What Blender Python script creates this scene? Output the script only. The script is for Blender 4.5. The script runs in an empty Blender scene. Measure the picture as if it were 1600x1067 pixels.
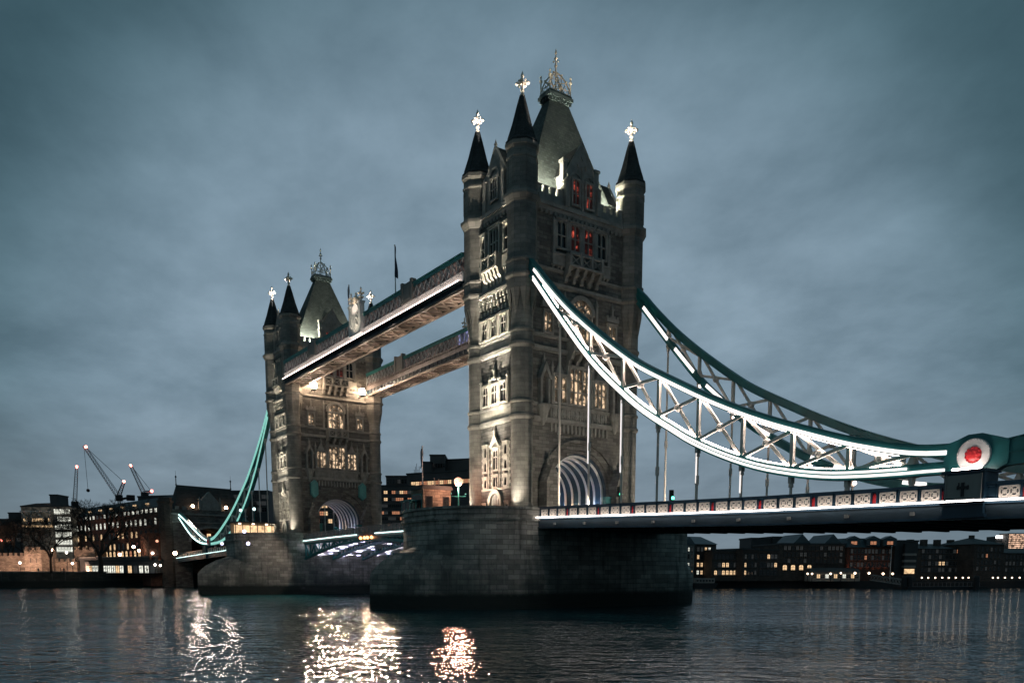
import bpy, math, random
from mathutils import Vector, Matrix

R = math.radians
PI = math.pi
random.seed(11)
sc = bpy.context.scene
col = sc.collection

# ------------------------------------------------------------------ camera
CAM = Vector((93.03, -73.125, 4.6))
YAW, PITCH, FPX, PPY = 2.52539229, -0.127952372, 1257.66, 1055.5
FW = Vector((math.cos(YAW) * math.cos(PITCH), math.sin(YAW) * math.cos(PITCH), math.sin(PITCH)))
RT = Vector((math.sin(YAW), -math.cos(YAW), 0.0))
UP = RT.cross(FW)
cam_data = bpy.data.cameras.new('camera')
cam = bpy.data.objects.new('camera', cam_data)
col.objects.link(cam)
cam.matrix_world = Matrix(((RT.x, UP.x, -FW.x, CAM.x), (RT.y, UP.y, -FW.y, CAM.y), (RT.z, UP.z, -FW.z, CAM.z), (0, 0, 0, 1)))
cam_data.sensor_width = 36.0
cam_data.sensor_fit = 'HORIZONTAL'
cam_data.lens = 36.0 * FPX / 1600.0
cam_data.shift_y = (PPY - 533.5) / 1600.0
cam_data.clip_start = 0.5
cam_data.clip_end = 9000
sc.camera = cam

# ------------------------------------------------------------------ exposure
sc.view_settings.view_transform = 'Standard'
sc.view_settings.look = 'None'
sc.view_settings.exposure = 0.0
sc.view_settings.gamma = 1.0
sc.view_settings.use_curve_mapping = False
sc.cycles.use_denoising = True
sc.cycles.sample_clamp_indirect = 3.0
sc.cycles.sample_clamp_direct = 0.0
sc.cycles.caustics_reflective = False
sc.cycles.max_bounces = 5
sc.cycles.diffuse_bounces = 2
sc.cycles.glossy_bounces = 3

# ------------------------------------------------------------------ sky
SUN_EL, SUN_AZ = R(-3.0), R(200)
world = bpy.data.worlds.new('World')
sc.world = world
world.use_nodes = True
nt = world.node_tree
nt.nodes.clear()
N, L = nt.nodes.new, nt.links.new


def wmath(op, a, b=None, clamp=False):
    n = N('ShaderNodeMath'); n.operation = op; n.use_clamp = clamp
    for i, v in enumerate((a, b)):
        if v is None: continue
        if isinstance(v, (int, float)): n.inputs[i].default_value = v
        else: L(v, n.inputs[i])
    return n.outputs[0]


out = N('ShaderNodeOutputWorld')
sky = N('ShaderNodeTexSky'); sky.sky_type = 'NISHITA'; sky.sun_disc = False
sky.sun_elevation = SUN_EL; sky.sun_rotation = SUN_AZ
bg1 = N('ShaderNodeBackground'); bg1.inputs[1].default_value = 0.08
L(sky.outputs[0], bg1.inputs[0])
tc = N('ShaderNodeTexCoord')
sep = N('ShaderNodeSeparateXYZ'); L(tc.outputs['Generated'], sep.inputs[0])
zc = wmath('MAXIMUM', sep.outputs[2], 0.0)
den = wmath('ADD', zc, 0.22)
cx_ = wmath('DIVIDE', sep.outputs[0], den)
cy_ = wmath('DIVIDE', sep.outputs[1], den)
comb = N('ShaderNodeCombineXYZ'); L(cx_, comb.inputs[0]); L(cy_, comb.inputs[1])
mp = N('ShaderNodeMapping'); L(comb.outputs[0], mp.inputs[0])
mp.inputs['Rotation'].default_value = (0, 0, R(35)); mp.inputs['Scale'].default_value = (1.05, 1.2, 1)
nz = N('ShaderNodeTexNoise'); L(mp.outputs[0], nz.inputs[0])
nz.inputs['Scale'].default_value = 2.4; nz.inputs['Detail'].default_value = 8; nz.inputs['Roughness'].default_value = 0.58
nz.inputs['Distortion'].default_value = 0.1
rmp = N('ShaderNodeValToRGB'); L(nz.outputs[0], rmp.inputs[0])
e = rmp.color_ramp.elements
e[0].position = 0.33; e[0].color = (0.168, 0.242, 0.300, 1)
e[1].position = 0.70; e[1].color = (0.290, 0.390, 0.472, 1)
# sky colour darkened away from the view centre, as a lens vignette does
glow = N('ShaderNodeVectorMath'); glow.operation = 'DOT_PRODUCT'
nrm = N('ShaderNodeVectorMath'); nrm.operation = 'NORMALIZE'; L(tc.outputs['Generated'], nrm.inputs[0])
L(nrm.outputs[0], glow.inputs[0])
glow.inputs[1].default_value = (-0.8156, 0.5776, 0.0340)
gl = N('ShaderNodeValToRGB'); L(glow.outputs['Value'], gl.inputs[0]); gl.color_ramp.interpolation = 'B_SPLINE'
ge = gl.color_ramp.elements
ge[0].position = 0.70; ge[0].color = (0.17, 0.27, 0.28, 1)
ge[1].position = 1.0; ge[1].color = (0.94, 0.95, 0.96, 1)
for p_, c_ in ((0.79, (0.20, 0.31, 0.32, 1)), (0.825, (0.34, 0.46, 0.47, 1)), (0.865, (0.68, 0.76, 0.78, 1)), (0.91, (0.93, 0.96, 0.98, 1))):
    q_ = ge.new(p_); q_.color = c_
mul = N('ShaderNodeMix'); mul.data_type = 'RGBA'; mul.blend_type = 'MULTIPLY'; mul.inputs[0].default_value = 1.0
L(rmp.outputs[0], mul.inputs[6]); L(gl.outputs[0], mul.inputs[7])
# greyer towards the horizon
hz = N('ShaderNodeMapRange'); L(zc, hz.inputs[0]); hz.inputs[1].default_value = 0.0; hz.inputs[2].default_value = 0.20
hz.inputs[3].default_value = 0.75; hz.inputs[4].default_value = 0.0
mx = N('ShaderNodeMix'); mx.data_type = 'RGBA'; L(hz.outputs[0], mx.inputs[0])
L(mul.outputs[2], mx.inputs[6]); mx.inputs[7].default_value = (0.150, 0.185, 0.215, 1)
bg2 = N('ShaderNodeBackground'); bg2.inputs[1].default_value = 1.0
L(mx.outputs[2], bg2.inputs[0])
add = N('ShaderNodeAddShader'); L(bg1.outputs[0], add.inputs[0]); L(bg2.outputs[0], add.inputs[1])
L(add.outputs[0], out.inputs[0])

sun_d = bpy.data.lights.new('dusk_sun', 'SUN'); sun_d.energy = 0.05; sun_d.angle = R(30); sun_d.color = (0.8, 0.9, 1.0)
sun = bpy.data.objects.new('dusk_sun', sun_d); col.objects.link(sun)
sun.rotation_euler = (R(55), 0, R(40))


# ------------------------------------------------------------------ materials
def nodes_of(name):
    m = bpy.data.materials.new(name); m.use_nodes = True
    t = m.node_tree
    return m, t, t.nodes['Principled BSDF']


def mathn(t, op, a, b=None, clamp=False):
    n = t.nodes.new('ShaderNodeMath'); n.operation = op; n.use_clamp = clamp
    for i, v in enumerate((a, b)):
        if v is None: continue
        if isinstance(v, (int, float)): n.inputs[i].default_value = v
        else: t.links.new(v, n.inputs[i])
    return n.outputs[0]


def noise(t, scale, detail=4, rough=0.6, vec=None):
    n = t.nodes.new('ShaderNodeTexNoise'); n.inputs['Scale'].default_value = scale
    n.inputs['Detail'].default_value = detail; n.inputs['Roughness'].default_value = rough
    if vec is None:
        c = t.nodes.new('ShaderNodeTexCoord'); vec = c.outputs['Object']
    t.links.new(vec, n.inputs['Vector'])
    return n.outputs[0]


def mixc(t, fac, a, b, mode='MIX'):
    n = t.nodes.new('ShaderNodeMix'); n.data_type = 'RGBA'; n.blend_type = mode
    for i, v in ((0, fac), (6, a), (7, b)):
        if isinstance(v, (int, float)): n.inputs[i].default_value = v
        elif isinstance(v, tuple): n.inputs[i].default_value = (v[0], v[1], v[2], 1)
        else: t.links.new(v, n.inputs[i])
    return n.outputs[2]


def ramp(t, fac, p0, p1):
    n = t.nodes.new('ShaderNodeMapRange'); t.links.new(fac, n.inputs[0])
    n.inputs[1].default_value = p0; n.inputs[2].default_value = p1
    return n.outputs[0]


def plain(name, c, rough=0.7, metal=0.0, var=0.3, scale=0.8, bump=0.0, bscale=8):
    m, t, b = nodes_of(name)
    f = ramp(t, noise(t, scale, 6), 0.3, 0.7)
    cc = mixc(t, f, tuple(x * (1 - var) for x in c), tuple(min(1, x * (1 + var)) for x in c))
    t.links.new(cc, b.inputs['Base Color'])
    b.inputs['Roughness'].default_value = rough; b.inputs['Metallic'].default_value = metal
    if bump:
        bn = t.nodes.new('ShaderNodeBump'); bn.inputs['Strength'].default_value = bump; bn.inputs['Distance'].default_value = 0.1
        t.links.new(noise(t, bscale, 5), bn.inputs['Height']); t.links.new(bn.outputs[0], b.inputs['Normal'])
    return m


def glowmat(name, c, strength, base=(0.6, 0.6, 0.6), vary=0.0, scale=1.0, lo=0.4, hi=0.6):
    m, t, b = nodes_of(name)
    b.inputs['Base Color'].default_value = (*base, 1); b.inputs['Roughness'].default_value = 0.4
    b.inputs['Emission Color'].default_value = (*c, 1); b.inputs['Emission Strength'].default_value = strength
    if vary:
        f = ramp(t, noise(t, scale, 3, 0.7), lo, hi)
        s = mathn(t, 'MULTIPLY', mathn(t, 'ADD', mathn(t, 'MULTIPLY', f, vary), 1 - vary), strength)
        t.links.new(s, b.inputs['Emission Strength'])
    return m


def stone(name, c, bw=1.1, bh=0.42, mortar=0.02, var=0.35, bump=0.5, rnd=0.0, turret=False, algae=False, moss=False):
    m, t, b = nodes_of(name)
    tcn = t.nodes.new('ShaderNodeTexCoord')
    s = t.nodes.new('ShaderNodeSeparateXYZ'); t.links.new(tcn.outputs['Object'], s.inputs[0])
    if turret:
        u = mathn(t, 'MULTIPLY', mathn(t, 'ARCTAN2', s.outputs[1], s.outputs[0]), 1.6)
    else:
        u = mathn(t, 'ADD', s.outputs[0], s.outputs[1])
    cb = t.nodes.new('ShaderNodeCombineXYZ'); t.links.new(u, cb.inputs[0]); t.links.new(s.outputs[2], cb.inputs[1])
    vec = cb.outputs[0]
    if rnd:
        nn = t.nodes.new('ShaderNodeTexNoise'); nn.inputs['Scale'].default_value = 0.9
        t.links.new(tcn.outputs['Object'], nn.inputs['Vector'])
        sc_ = t.nodes.new('ShaderNodeVectorMath'); sc_.operation = 'SCALE'; sc_.inputs['Scale'].default_value = rnd
        t.links.new(nn.outputs['Color'], sc_.inputs[0])
        ad = t.nodes.new('ShaderNodeVectorMath'); t.links.new(vec, ad.inputs[0]); t.links.new(sc_.outputs[0], ad.inputs[1])
        vec = ad.outputs[0]
    br = t.nodes.new('ShaderNodeTexBrick'); t.links.new(vec, br.inputs['Vector'])
    br.inputs['Scale'].default_value = 1.0; br.inputs['Brick Width'].default_value = bw; br.inputs['Row Height'].default_value = bh
    br.inputs['Mortar Size'].default_value = mortar; br.inputs['Mortar Smooth'].default_value = 0.3; br.inputs['Bias'].default_value = 0.0
    br.inputs['Color1'].default_value = (*[x * (1 + var) for x in c], 1)
    br.inputs['Color2'].default_value = (*[x * (1 - var) for x in c], 1)
    br.inputs['Mortar'].default_value = (*[x * 0.45 for x in c], 1)
    f = ramp(t, noise(t, 0.35, 8, 0.65, tcn.outputs['Object']), 0.32, 0.68)
    cc = mixc(t, f, (0.55, 0.55, 0.56), (1.15, 1.12, 1.06))
    cc = mixc(t, 1.0, br.outputs['Color'], cc, 'MULTIPLY')
    if moss:
        f2 = ramp(t, noise(t, 0.13, 6, 0.6, tcn.outputs['Object']), 0.5, 0.62)
        cc = mixc(t, mathn(t, 'MULTIPLY', f2, 0.6), cc, (0.045, 0.065, 0.06))
    if algae:
        sm_ = t.nodes.new('ShaderNodeMapping'); t.links.new(tcn.outputs['Object'], sm_.inputs[0]); sm_.inputs['Scale'].default_value = (1.1, 1.1, 0.07)
        sf = ramp(t, noise(t, 1.0, 5, 0.65, sm_.outputs[0]), 0.50, 0.66)
        cc = mixc(t, mathn(t, 'MULTIPLY', sf, 0.55), cc, (0.05, 0.05, 0.046))
        sf2 = ramp(t, noise(t, 1.7, 4, 0.6, sm_.outputs[0]), 0.60, 0.72)
        cc = mixc(t, mathn(t, 'MULTIPLY', sf2, 0.3), cc, (0.42, 0.41, 0.38))
        zz = mathn(t, 'ADD', s.outputs[2], mathn(t, 'MULTIPLY', noise(t, 1.2, 5, 0.6, tcn.outputs['Object']), 0.5))
        g = ramp(t, zz, 2.5, 1.9)
        cc = mixc(t, g, cc, (0.010, 0.014, 0.012))
        g2 = ramp(t, zz, 4.6, 2.4)
        cc = mixc(t, mathn(t, 'MULTIPLY', g2, 0.45), cc, (0.03, 0.04, 0.035))
    t.links.new(cc, b.inputs['Base Color'])
    b.inputs['Roughness'].default_value = 0.85
    bn = t.nodes.new('ShaderNodeBump'); bn.inputs['Strength'].default_value = bump; bn.inputs['Distance'].default_value = 0.08
    h = mathn(t, 'ADD', mathn(t, 'MULTIPLY', br.outputs['Fac'], -1.0), mathn(t, 'MULTIPLY', noise(t, 3.5, 6, 0.7, tcn.outputs['Object']), 1.2))
    t.links.new(h, bn.inputs['Height']); t.links.new(bn.outputs[0], b.inputs['Normal'])
    return m


def slate(name, c, turret=False):
    return stone(name, c, bw=0.5, bh=0.33, mortar=0.02, var=0.25, bump=0.6, turret=turret)


M = {}
M['granite'] = stone('granite', (0.185, 0.182, 0.172), 1.2, 0.45, 0.022, 0.35, 0.9, rnd=0.12)
M['turret_stone'] = stone('turret_stone', (0.275, 0.268, 0.247), 1.2, 0.52, 0.014, 0.16, 0.35, turret=True)
M['portland'] = plain('portland', (0.46, 0.435, 0.38), 0.8, 0, 0.28, 0.9, 0.5, 6)
M['trim'] = plain('trim', (0.29, 0.282, 0.258), 0.8, 0, 0.3, 0.9, 0.5, 6)
M['pier_stone'] = stone('pier_stone', (0.42, 0.405, 0.37), 1.9, 0.62, 0.035, 0.34, 1.0, rnd=0.05, algae=True, moss=True)
M['slate'] = slate('slate', (0.05, 0.058, 0.06), True)
M['roof_slate'] = slate('roof_slate', (0.10, 0.125, 0.118))
M['lead'] = plain('lead', (0.05, 0.07, 0.07), 0.5)
M['gold'] = plain('gold', (0.80, 0.70, 0.56), 0.4, 0.25, 0.1)
M['teal'] = plain('teal', (0.025, 0.175, 0.18), 0.38, 0.0, 0.25, 0.5)
M['teal_pale'] = plain('teal_pale', (0.10, 0.32, 0.31), 0.4, 0.0, 0.15)
M['navy'] = plain('navy', (0.015, 0.045, 0.075), 0.4, 0.0, 0.3, 0.5)
M['girder'] = plain('girder', (0.022, 0.04, 0.055), 0.45, 0, 0.3, 0.4)
M['underside'] = plain('underside', (0.05, 0.045, 0.04), 0.7, 0, 0.4, 0.4)
M['cream'] = plain('cream', (0.74, 0.66, 0.58), 0.5, 0, 0.12)
M['white_paint'] = plain('white_paint', (0.72, 0.72, 0.70), 0.45, 0, 0.08)
M['red_paint'] = plain('red_paint', (0.45, 0.02, 0.03), 0.4, 0, 0.2)
M['red_glass'] = glowmat('red_glass', (1.0, 0.06, 0.09), 0.16, (0.4, 0.02, 0.02), 0.9, 5)
M['soffit'] = plain('soffit', (0.22, 0.17, 0.14), 0.6, 0, 0.2)
M['soffit_bar'] = plain('soffit_bar', (0.42, 0.35, 0.29), 0.6, 0, 0.15)
M['black'] = plain('black', (0.015, 0.016, 0.018), 0.6)
M['pane'] = plain('pane', (0.012, 0.016, 0.02), 0.12, 0, 0.2)
M['pane_lit'] = glowmat('pane_lit', (1.0, 0.70, 0.44), 1.25, (0.1, 0.08, 0.06), 0.97, 1.1, 0.47, 0.62)
M['pane_red'] = glowmat('pane_red', (1.0, 0.15, 0.09), 0.85, (0.05, 0.02, 0.02), 0.99, 0.9, 0.54, 0.70)
M['pane_warm'] = glowmat('pane_warm', (1.0, 0.66, 0.36), 1.4, (0.1, 0.08, 0.06), 0.75, 0.8, 0.3, 0.6)
M['pane_white'] = glowmat('pane_white', (0.95, 0.95, 0.82), 1.5, (0.1, 0.1, 0.1), 0.8, 0.9, 0.35, 0.6)
M['pane_orange'] = glowmat('pane_orange', (1.0, 0.42, 0.22), 0.7, (0.1, 0.06, 0.05), 0.7, 0.8, 0.3, 0.6)
M['pane_dim'] = glowmat('pane_dim', (0.6, 0.62, 0.6), 0.06, (0.05, 0.06, 0.07), 0.6, 0.8, 0.3, 0.6)
M['led'] = glowmat('led', (1.0, 0.88, 0.83), 1.6)
M['hanger_glow'] = glowmat('hanger_glow', (1.0, 0.92, 0.88), 1.1)  # emission giving the hanger rods their spotlit look
M['led_up'] = glowmat('led_up', (1.0, 0.84, 0.76), 24.0)
M['nav_lamp'] = glowmat('nav_lamp', (1.0, 0.34, 0.12), 6.0)
M['led_mint'] = glowmat('led_mint', (0.36, 0.95, 0.80), 0.62)
M['led_deck'] = glowmat('led_deck', (1.0, 0.90, 0.84), 9.0)
M['led_cyan'] = glowmat('led_cyan', (0.72, 1.0, 0.97), 2.2)
M['led_walk'] = glowmat('led_walk', (1.0, 0.78, 0.68), 10.0)
M['lantern_glass'] = glowmat('lantern_glass', (1.0, 0.70, 0.47), 78.0)
M['lamp_orange'] = glowmat('lamp_orange', (1.0, 0.42, 0.24), 1.45)
M['lamp_warm'] = glowmat('lamp_warm', (1.0, 0.58, 0.36), 22.0)
M['lamp_white'] = glowmat('lamp_white', (1.0, 0.85, 0.70), 16.0)
M['lamp_small'] = glowmat('lamp_small', (1.0, 0.72, 0.5), 5.0)
M['lamp_violet'] = glowmat('lamp_violet', (0.68, 0.66, 1.0), 3.0)
M['lamp_red'] = glowmat('lamp_red', (1.0, 0.20, 0.15), 14.0)
M['lamp_green'] = glowmat('lamp_green', (0.1, 1.0, 0.55), 6.0)
M['walk_glass'] = glowmat('walk_glass', (0.95, 0.62, 0.52), 0.16, (0.03, 0.035, 0.045), 0.95, 0.9, 0.42, 0.66)
M['walk_glass_violet'] = glowmat('walk_glass_violet', (0.5, 0.52, 1.0), 0.9, (0.03, 0.03, 0.05), 0.95, 0.5, 0.42, 0.66)
M['brick_red'] = stone('brick_red', (0.14, 0.062, 0.042), 0.9, 0.3, 0.03, 0.2, 0.3)
M['brick_dark'] = stone('brick_dark', (0.10, 0.082, 0.072), 0.9, 0.3, 0.03, 0.25, 0.3)
M['concrete'] = plain('concrete', (0.09, 0.09, 0.09), 0.85, 0, 0.25, 0.2, 0.3, 2)
M['concrete_pale'] = plain('concrete_pale', (0.28, 0.27, 0.25), 0.85, 0, 0.2, 0.2)
M['castle'] = stone('castle', (0.30, 0.25, 0.20), 0.9, 0.4, 0.03, 0.3, 0.8, rnd=0.2)
M['glass_wall'] = glowmat('glass_wall', (0.75, 0.66, 0.5), 0.07, (0.04, 0.05, 0.05), 0.9, 0.5)
M['roof_dark'] = plain('roof_dark', (0.035, 0.042, 0.045), 0.6, 0, 0.3, 0.3)
M['roof_blue'] = plain('roof_blue', (0.05, 0.085, 0.10), 0.5, 0, 0.2, 0.3)
M['bark'] = plain('bark', (0.03, 0.025, 0.02), 0.9)
M['ground'] = plain('ground', (0.05, 0.05, 0.048), 0.9, 0, 0.3, 0.1)
M['asphalt'] = plain('asphalt', (0.045, 0.045, 0.048), 0.85)
M['steel'] = plain('steel', (0.22, 0.20, 0.20), 0.5, 0.3)
M['lattice_paint'] = plain('lattice_paint', (0.36, 0.39, 0.40), 0.5)
M['flag'] = plain('flag', (0.02, 0.03, 0.06), 0.8)
M['coat'] = plain('coat', (0.02, 0.02, 0.025), 0.8)
M['flood_glass'] = glowmat('flood_glass', (1.0, 0.88, 0.68), 2.0)
M['flood_rib'] = glowmat('flood_rib', (0.78, 0.80, 1.0), 6.0)


def water_mat():
    m, t, b = nodes_of('river_water')
    b.inputs['Base Color'].default_value = (0.010, 0.055, 0.070, 1)
    b.inputs['Roughness'].default_value = 0.06
    b.inputs['IOR'].default_value = 1.33
    tcn = t.nodes.new('ShaderNodeTexCoord')
    mpn = t.nodes.new('ShaderNodeMapping'); t.links.new(tcn.outputs['Object'], mpn.inputs[0])
    mpn.inputs['Rotation'].default_value = (0, 0, R(-50))
    mp2 = t.nodes.new('ShaderNodeMapping'); t.links.new(mpn.outputs[0], mp2.inputs[0]); mp2.inputs['Scale'].default_value = (0.62, 1.15, 1)   # wind waves lie across the stream
    mpn = mp2
    n0 = noise(t, 0.12, 3, 0.5, mpn.outputs[0])
    n1 = noise(t, 0.9, 2.5, 0.5, mpn.outputs[0])
    n2 = noise(t, 2.2, 1.5, 0.5, mpn.outputs[0])
    n3 = noise(t, 5.0, 2, 0.5, mpn.outputs[0])
    n4 = noise(t, 0.035, 3, 0.5, mpn.outputs[0])
    calm = ramp(t, n4, 0.35, 0.65)
    h = mathn(t, 'ADD', mathn(t, 'ADD', mathn(t, 'MULTIPLY', n0, 0.6), mathn(t, 'MULTIPLY', n1, 0.40)), mathn(t, 'MULTIPLY', n2, 0.15))
    h = mathn(t, 'ADD', h, mathn(t, 'MULTIPLY', n3, 0.01))
    h = mathn(t, 'MULTIPLY', h, mathn(t, 'ADD', mathn(t, 'MULTIPLY', calm, 0.7), 0.5))
    bn = t.nodes.new('ShaderNodeBump'); bn.inputs['Strength'].default_value = 1.0; bn.inputs['Distance'].default_value = 0.62
    t.links.new(h, bn.inputs['Height']); t.links.new(bn.outputs[0], b.inputs['Normal'])
    return m


M['water'] = water_mat()


# ------------------------------------------------------------------ mesh helpers
class MB:
    def __init__(self, off=(0, 0, 0)):
        self.v, self.f, self.mi, self.cur, self.off = [], [], [], 0, off

    def add(self, vs, fs):
        n = len(self.v)
        self.v += [tuple(p) for p in vs]
        for f in fs:
            self.f.append([i + n for i in f]); self.mi.append(self.cur)

    def box(self, x0, x1, y0, y1, z0, z1):
        self.add([(x0, y0, z0), (x1, y0, z0), (x1, y1, z0), (x0, y1, z0), (x0, y0, z1), (x1, y0, z1), (x1, y1, z1), (x0, y1, z1)],
                 [(0, 3, 2, 1), (4, 5, 6, 7), (0, 1, 5, 4), (1, 2, 6, 5), (2, 3, 7, 6), (3, 0, 4, 7)])

    def fbox(self, F, a0, a1, b0, b1, c0, c1):
        self.add([F(a, b, c) for b in (b0, b1) for a, c in ((a0, c1), (a1, c1), (a1, c0), (a0, c0))],
                 [(0, 3, 2, 1), (4, 5, 6, 7), (0, 1, 5, 4), (1, 2, 6, 5), (2, 3, 7, 6), (3, 0, 4, 7)])

    def poly(self, pts, d):
        """closed polygon of points pushed along the vector d"""
        n = len(pts); d = Vector(d)
        a = [Vector(p) for p in pts]; b = [p + d for p in a]
        self.add(a + b, [tuple(range(n - 1, -1, -1)), tuple(range(n, 2 * n))] + [(i, (i + 1) % n, n + (i + 1) % n, n + i) for i in range(n)])

    def fpoly(self, F, ab, c0, c1):
        a = [Vector(F(p[0], p[1], c0)) for p in ab]
        d = Vector(F(0, 0, c1)) - Vector(F(0, 0, c0))
        self.poly(a, d)

    def bar(self, p0, p1, w, h=None, up=(0, 0, 1)):
        h = w if h is None else h
        p0, p1 = Vector(p0), Vector(p1); d = (p1 - p0)
        if d.length < 1e-6: return
        d.normalize(); u = Vector(up)
        if abs(d.dot(u)) > 0.98: u = Vector((1, 0, 0))
        s = d.cross(u).normalized(); u = s.cross(d).normalized()
        vs = []
        for p in (p0, p1):
            vs += [p - s * w / 2 - u * h / 2, p + s * w / 2 - u * h / 2, p + s * w / 2 + u * h / 2, p - s * w / 2 + u * h / 2]
        self.add(vs, [(0, 3, 2, 1), (4, 5, 6, 7), (0, 1, 5, 4), (1, 2, 6, 5), (2, 3, 7, 6), (3, 0, 4, 7)])

    def tube(self, p0, p1, r0, r1=None, n=8):
        r1 = r0 if r1 is None else r1
        p0, p1 = Vector(p0), Vector(p1); d = (p1 - p0)
        if d.length < 1e-6: return
        d.normalize(); u = Vector((0, 0, 1)) if abs(d.z) < 0.95 else Vector((1, 0, 0))
        s = d.cross(u).normalized(); u = s.cross(d).normalized()
        vs = []
        for p, r in ((p0, r0), (p1, r1)):
            vs += [p + (s * math.cos(2 * PI * i / n) + u * math.sin(2 * PI * i / n)) * r for i in range(n)]
        self.add(vs, [(i, (i + 1) % n, n + (i + 1) % n, n + i) for i in range(n)] + [tuple(range(n - 1, -1, -1)), tuple(range(n, 2 * n))])

    def lathe(self, prof, n=24, c=(0, 0, 0), rot=0.0):
        """prof: list of (r, z)"""
        vs = []
        for r, z in prof:
            vs += [(c[0] + r * math.cos(rot + 2 * PI * i / n), c[1] + r * math.sin(rot + 2 * PI * i / n), c[2] + z) for i in range(n)]
        fs = []
        for k in range(len(prof) - 1):
            fs += [(k * n + i, k * n + (i + 1) % n, (k + 1) * n + (i + 1) % n, (k + 1) * n + i) for i in range(n)]
        fs += [tuple(range(n - 1, -1, -1)), tuple(range((len(prof) - 1) * n, len(prof) * n))]
        self.add(vs, fs)

    def ball(self, c, r, n=10, m=6, sz=1.0):
        self.lathe([(max(0.001, r * math.sin(PI * k / m)), -r * sz * math.cos(PI * k / m)) for k in range(m + 1)], n, c)

    def sweep(self, pts, w, h, up=(0, 0, 1)):
        """continuous bar of rectangular section along a polyline"""
        n = len(pts); P = [Vector(p) for p in pts]; vs = []
        for i, p in enumerate(P):
            d = (P[min(i + 1, n - 1)] - P[max(i - 1, 0)]).normalized()
            u = Vector(up); s = d.cross(u).normalized(); uu = s.cross(d).normalized()
            vs += [p - s * w / 2 - uu * h / 2, p + s * w / 2 - uu * h / 2, p + s * w / 2 + uu * h / 2, p - s * w / 2 + uu * h / 2]
        fs = [(0, 3, 2, 1), tuple(4 * (n - 1) + k for k in (0, 1, 2, 3))]
        for i in range(n - 1):
            for k in range(4):
                fs.append((4 * i + k, 4 * i + (k + 1) % 4, 4 * (i + 1) + (k + 1) % 4, 4 * (i + 1) + k))
        self.add(vs, fs)

    def mesh(self, name, mats, smooth=False):
        me = bpy.data.meshes.new(name)
        o = self.off
        me.from_pydata([(p[0] - o[0], p[1] - o[1], p[2] - o[2]) for p in self.v], [], self.f)
        for m in (mats if isinstance(mats, (list, tuple)) else [mats]): me.materials.append(M[m])
        me.polygons.foreach_set('material_index', self.mi)
        if smooth: me.polygons.foreach_set('use_smooth', [True] * len(self.f))
        me.update()
        import bmesh
        bm = bmesh.new(); bm.from_mesh(me); bmesh.ops.recalc_face_normals(bm, faces=bm.faces); bm.to_mesh(me); bm.free()
        return me

    def build(self, name, mats, parent=None, loc=(0, 0, 0), rz=0.0, smooth=False):
        return inst(name, self.mesh(name, mats, smooth), parent, loc, rz)


def inst(name, me, parent=None, loc=(0, 0, 0), rz=0.0):
    o = bpy.data.objects.new(name, me); col.objects.link(o)
    o.location = loc; o.rotation_euler = (0, 0, rz)
    if parent is not None: o.parent = parent
    return o


def tag(o, label=None, cat=None, group=None, kind=None):
    if label: o['label'] = label
    if cat: o['category'] = cat
    if group: o['group'] = group
    if kind: o['kind'] = kind
    return o


def thing(name, label, cat, loc=(0, 0, 0), rz=0.0, group=None):
    o = bpy.data.objects.new(name, None); col.objects.link(o)
    o.empty_display_size = 0.5
    o.location = loc; o.rotation_euler = (0, 0, rz)
    return tag(o, label, cat, group)


def dup(o, parent=None, loc=None, rz=None, label=None):
    c = o.copy(); col.objects.link(c)
    if parent is not None: c.parent = parent
    if loc is not None: c.location = loc
    if rz is not None: c.rotation_euler = (0, 0, rz)
    if label: c['label'] = label
    for ch in list(o.children): dup(ch, c)
    return c


def lamp(kind, name, parent, loc, energy, color, radius=0.15, target=None, angle=60, blend=0.6):
    d = bpy.data.lights.new(name, kind); d.energy = energy; d.color = color
    d.shadow_soft_size = radius
    o = bpy.data.objects.new(name, d); col.objects.link(o)
    if parent is not None: o.parent = parent
    o.location = loc
    if kind == 'SPOT':
        d.spot_size = R(angle); d.spot_blend = blend
        o.rotation_euler = (Vector(target) - Vector(loc)).to_track_quat('-Z', 'Y').to_euler()
    return o


def ray(px, py):
    return FW + RT * ((px - 800) / FPX) - UP * ((py - PPY) / FPX)


def at(px, d, py=893.0):
    """plan position seen in image column px at distance d along the view"""
    p = CAM + ray(px, py) * d
    return p.x, p.y


def zat(xy, py):
    """height above water, at plan position xy, that is seen in image row py"""
    t = (PPY - py) / FPX
    dx, dy = xy[0] - CAM.x, xy[1] - CAM.y
    return CAM.z + (t * (FW.x * dx + FW.y * dy) - (UP.x * dx + UP.y * dy)) / (UP.z - t * FW.z)


def ang(F_, a): pass


# ================================================================== ground, river
def structure(name, mb, mat, label, **k):
    o = mb.build(name, mat, **k); tag(o, label, name.replace('_', ' '), kind='structure'); return o


mb = MB(); mb.add([(-1500, -2500, 0), (2500, -2500, 0), (2500, 3500, 0), (-1500, 3500, 0)], [(0, 1, 2, 3)])
structure('river_water', mb, 'water', 'dark rippled river running under the bridge')
mb = MB(); mb.add([(-6000, -6000, -6), (6000, -6000, -6), (6000, 6000, -6), (-6000, 6000, -6)], [(0, 1, 2, 3)])
structure('riverbed_ground', mb, 'ground', 'dark ground sheet under the river reaching to the horizon')
GZ = 4.3
bank = [(-193, -900), (-193, 24), (-150, 62), (-76, 112), (-52, 151), (-8, 215), (60, 300), (300, 520), (800, 900), (800, 3400), (-3000, 3400), (-3000, -900)]
mb = MB(); mb.poly([(x, y, -3) for x, y in bank[:3] + [(-95, 110)] + [(-80, 145), (-40, 205), (30, 300), (280, 530)] + bank[8:]], (0, 0, GZ + 3))
structure('north_bank_ground', mb, 'ground', 'flat paved ground on the far bank')
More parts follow.
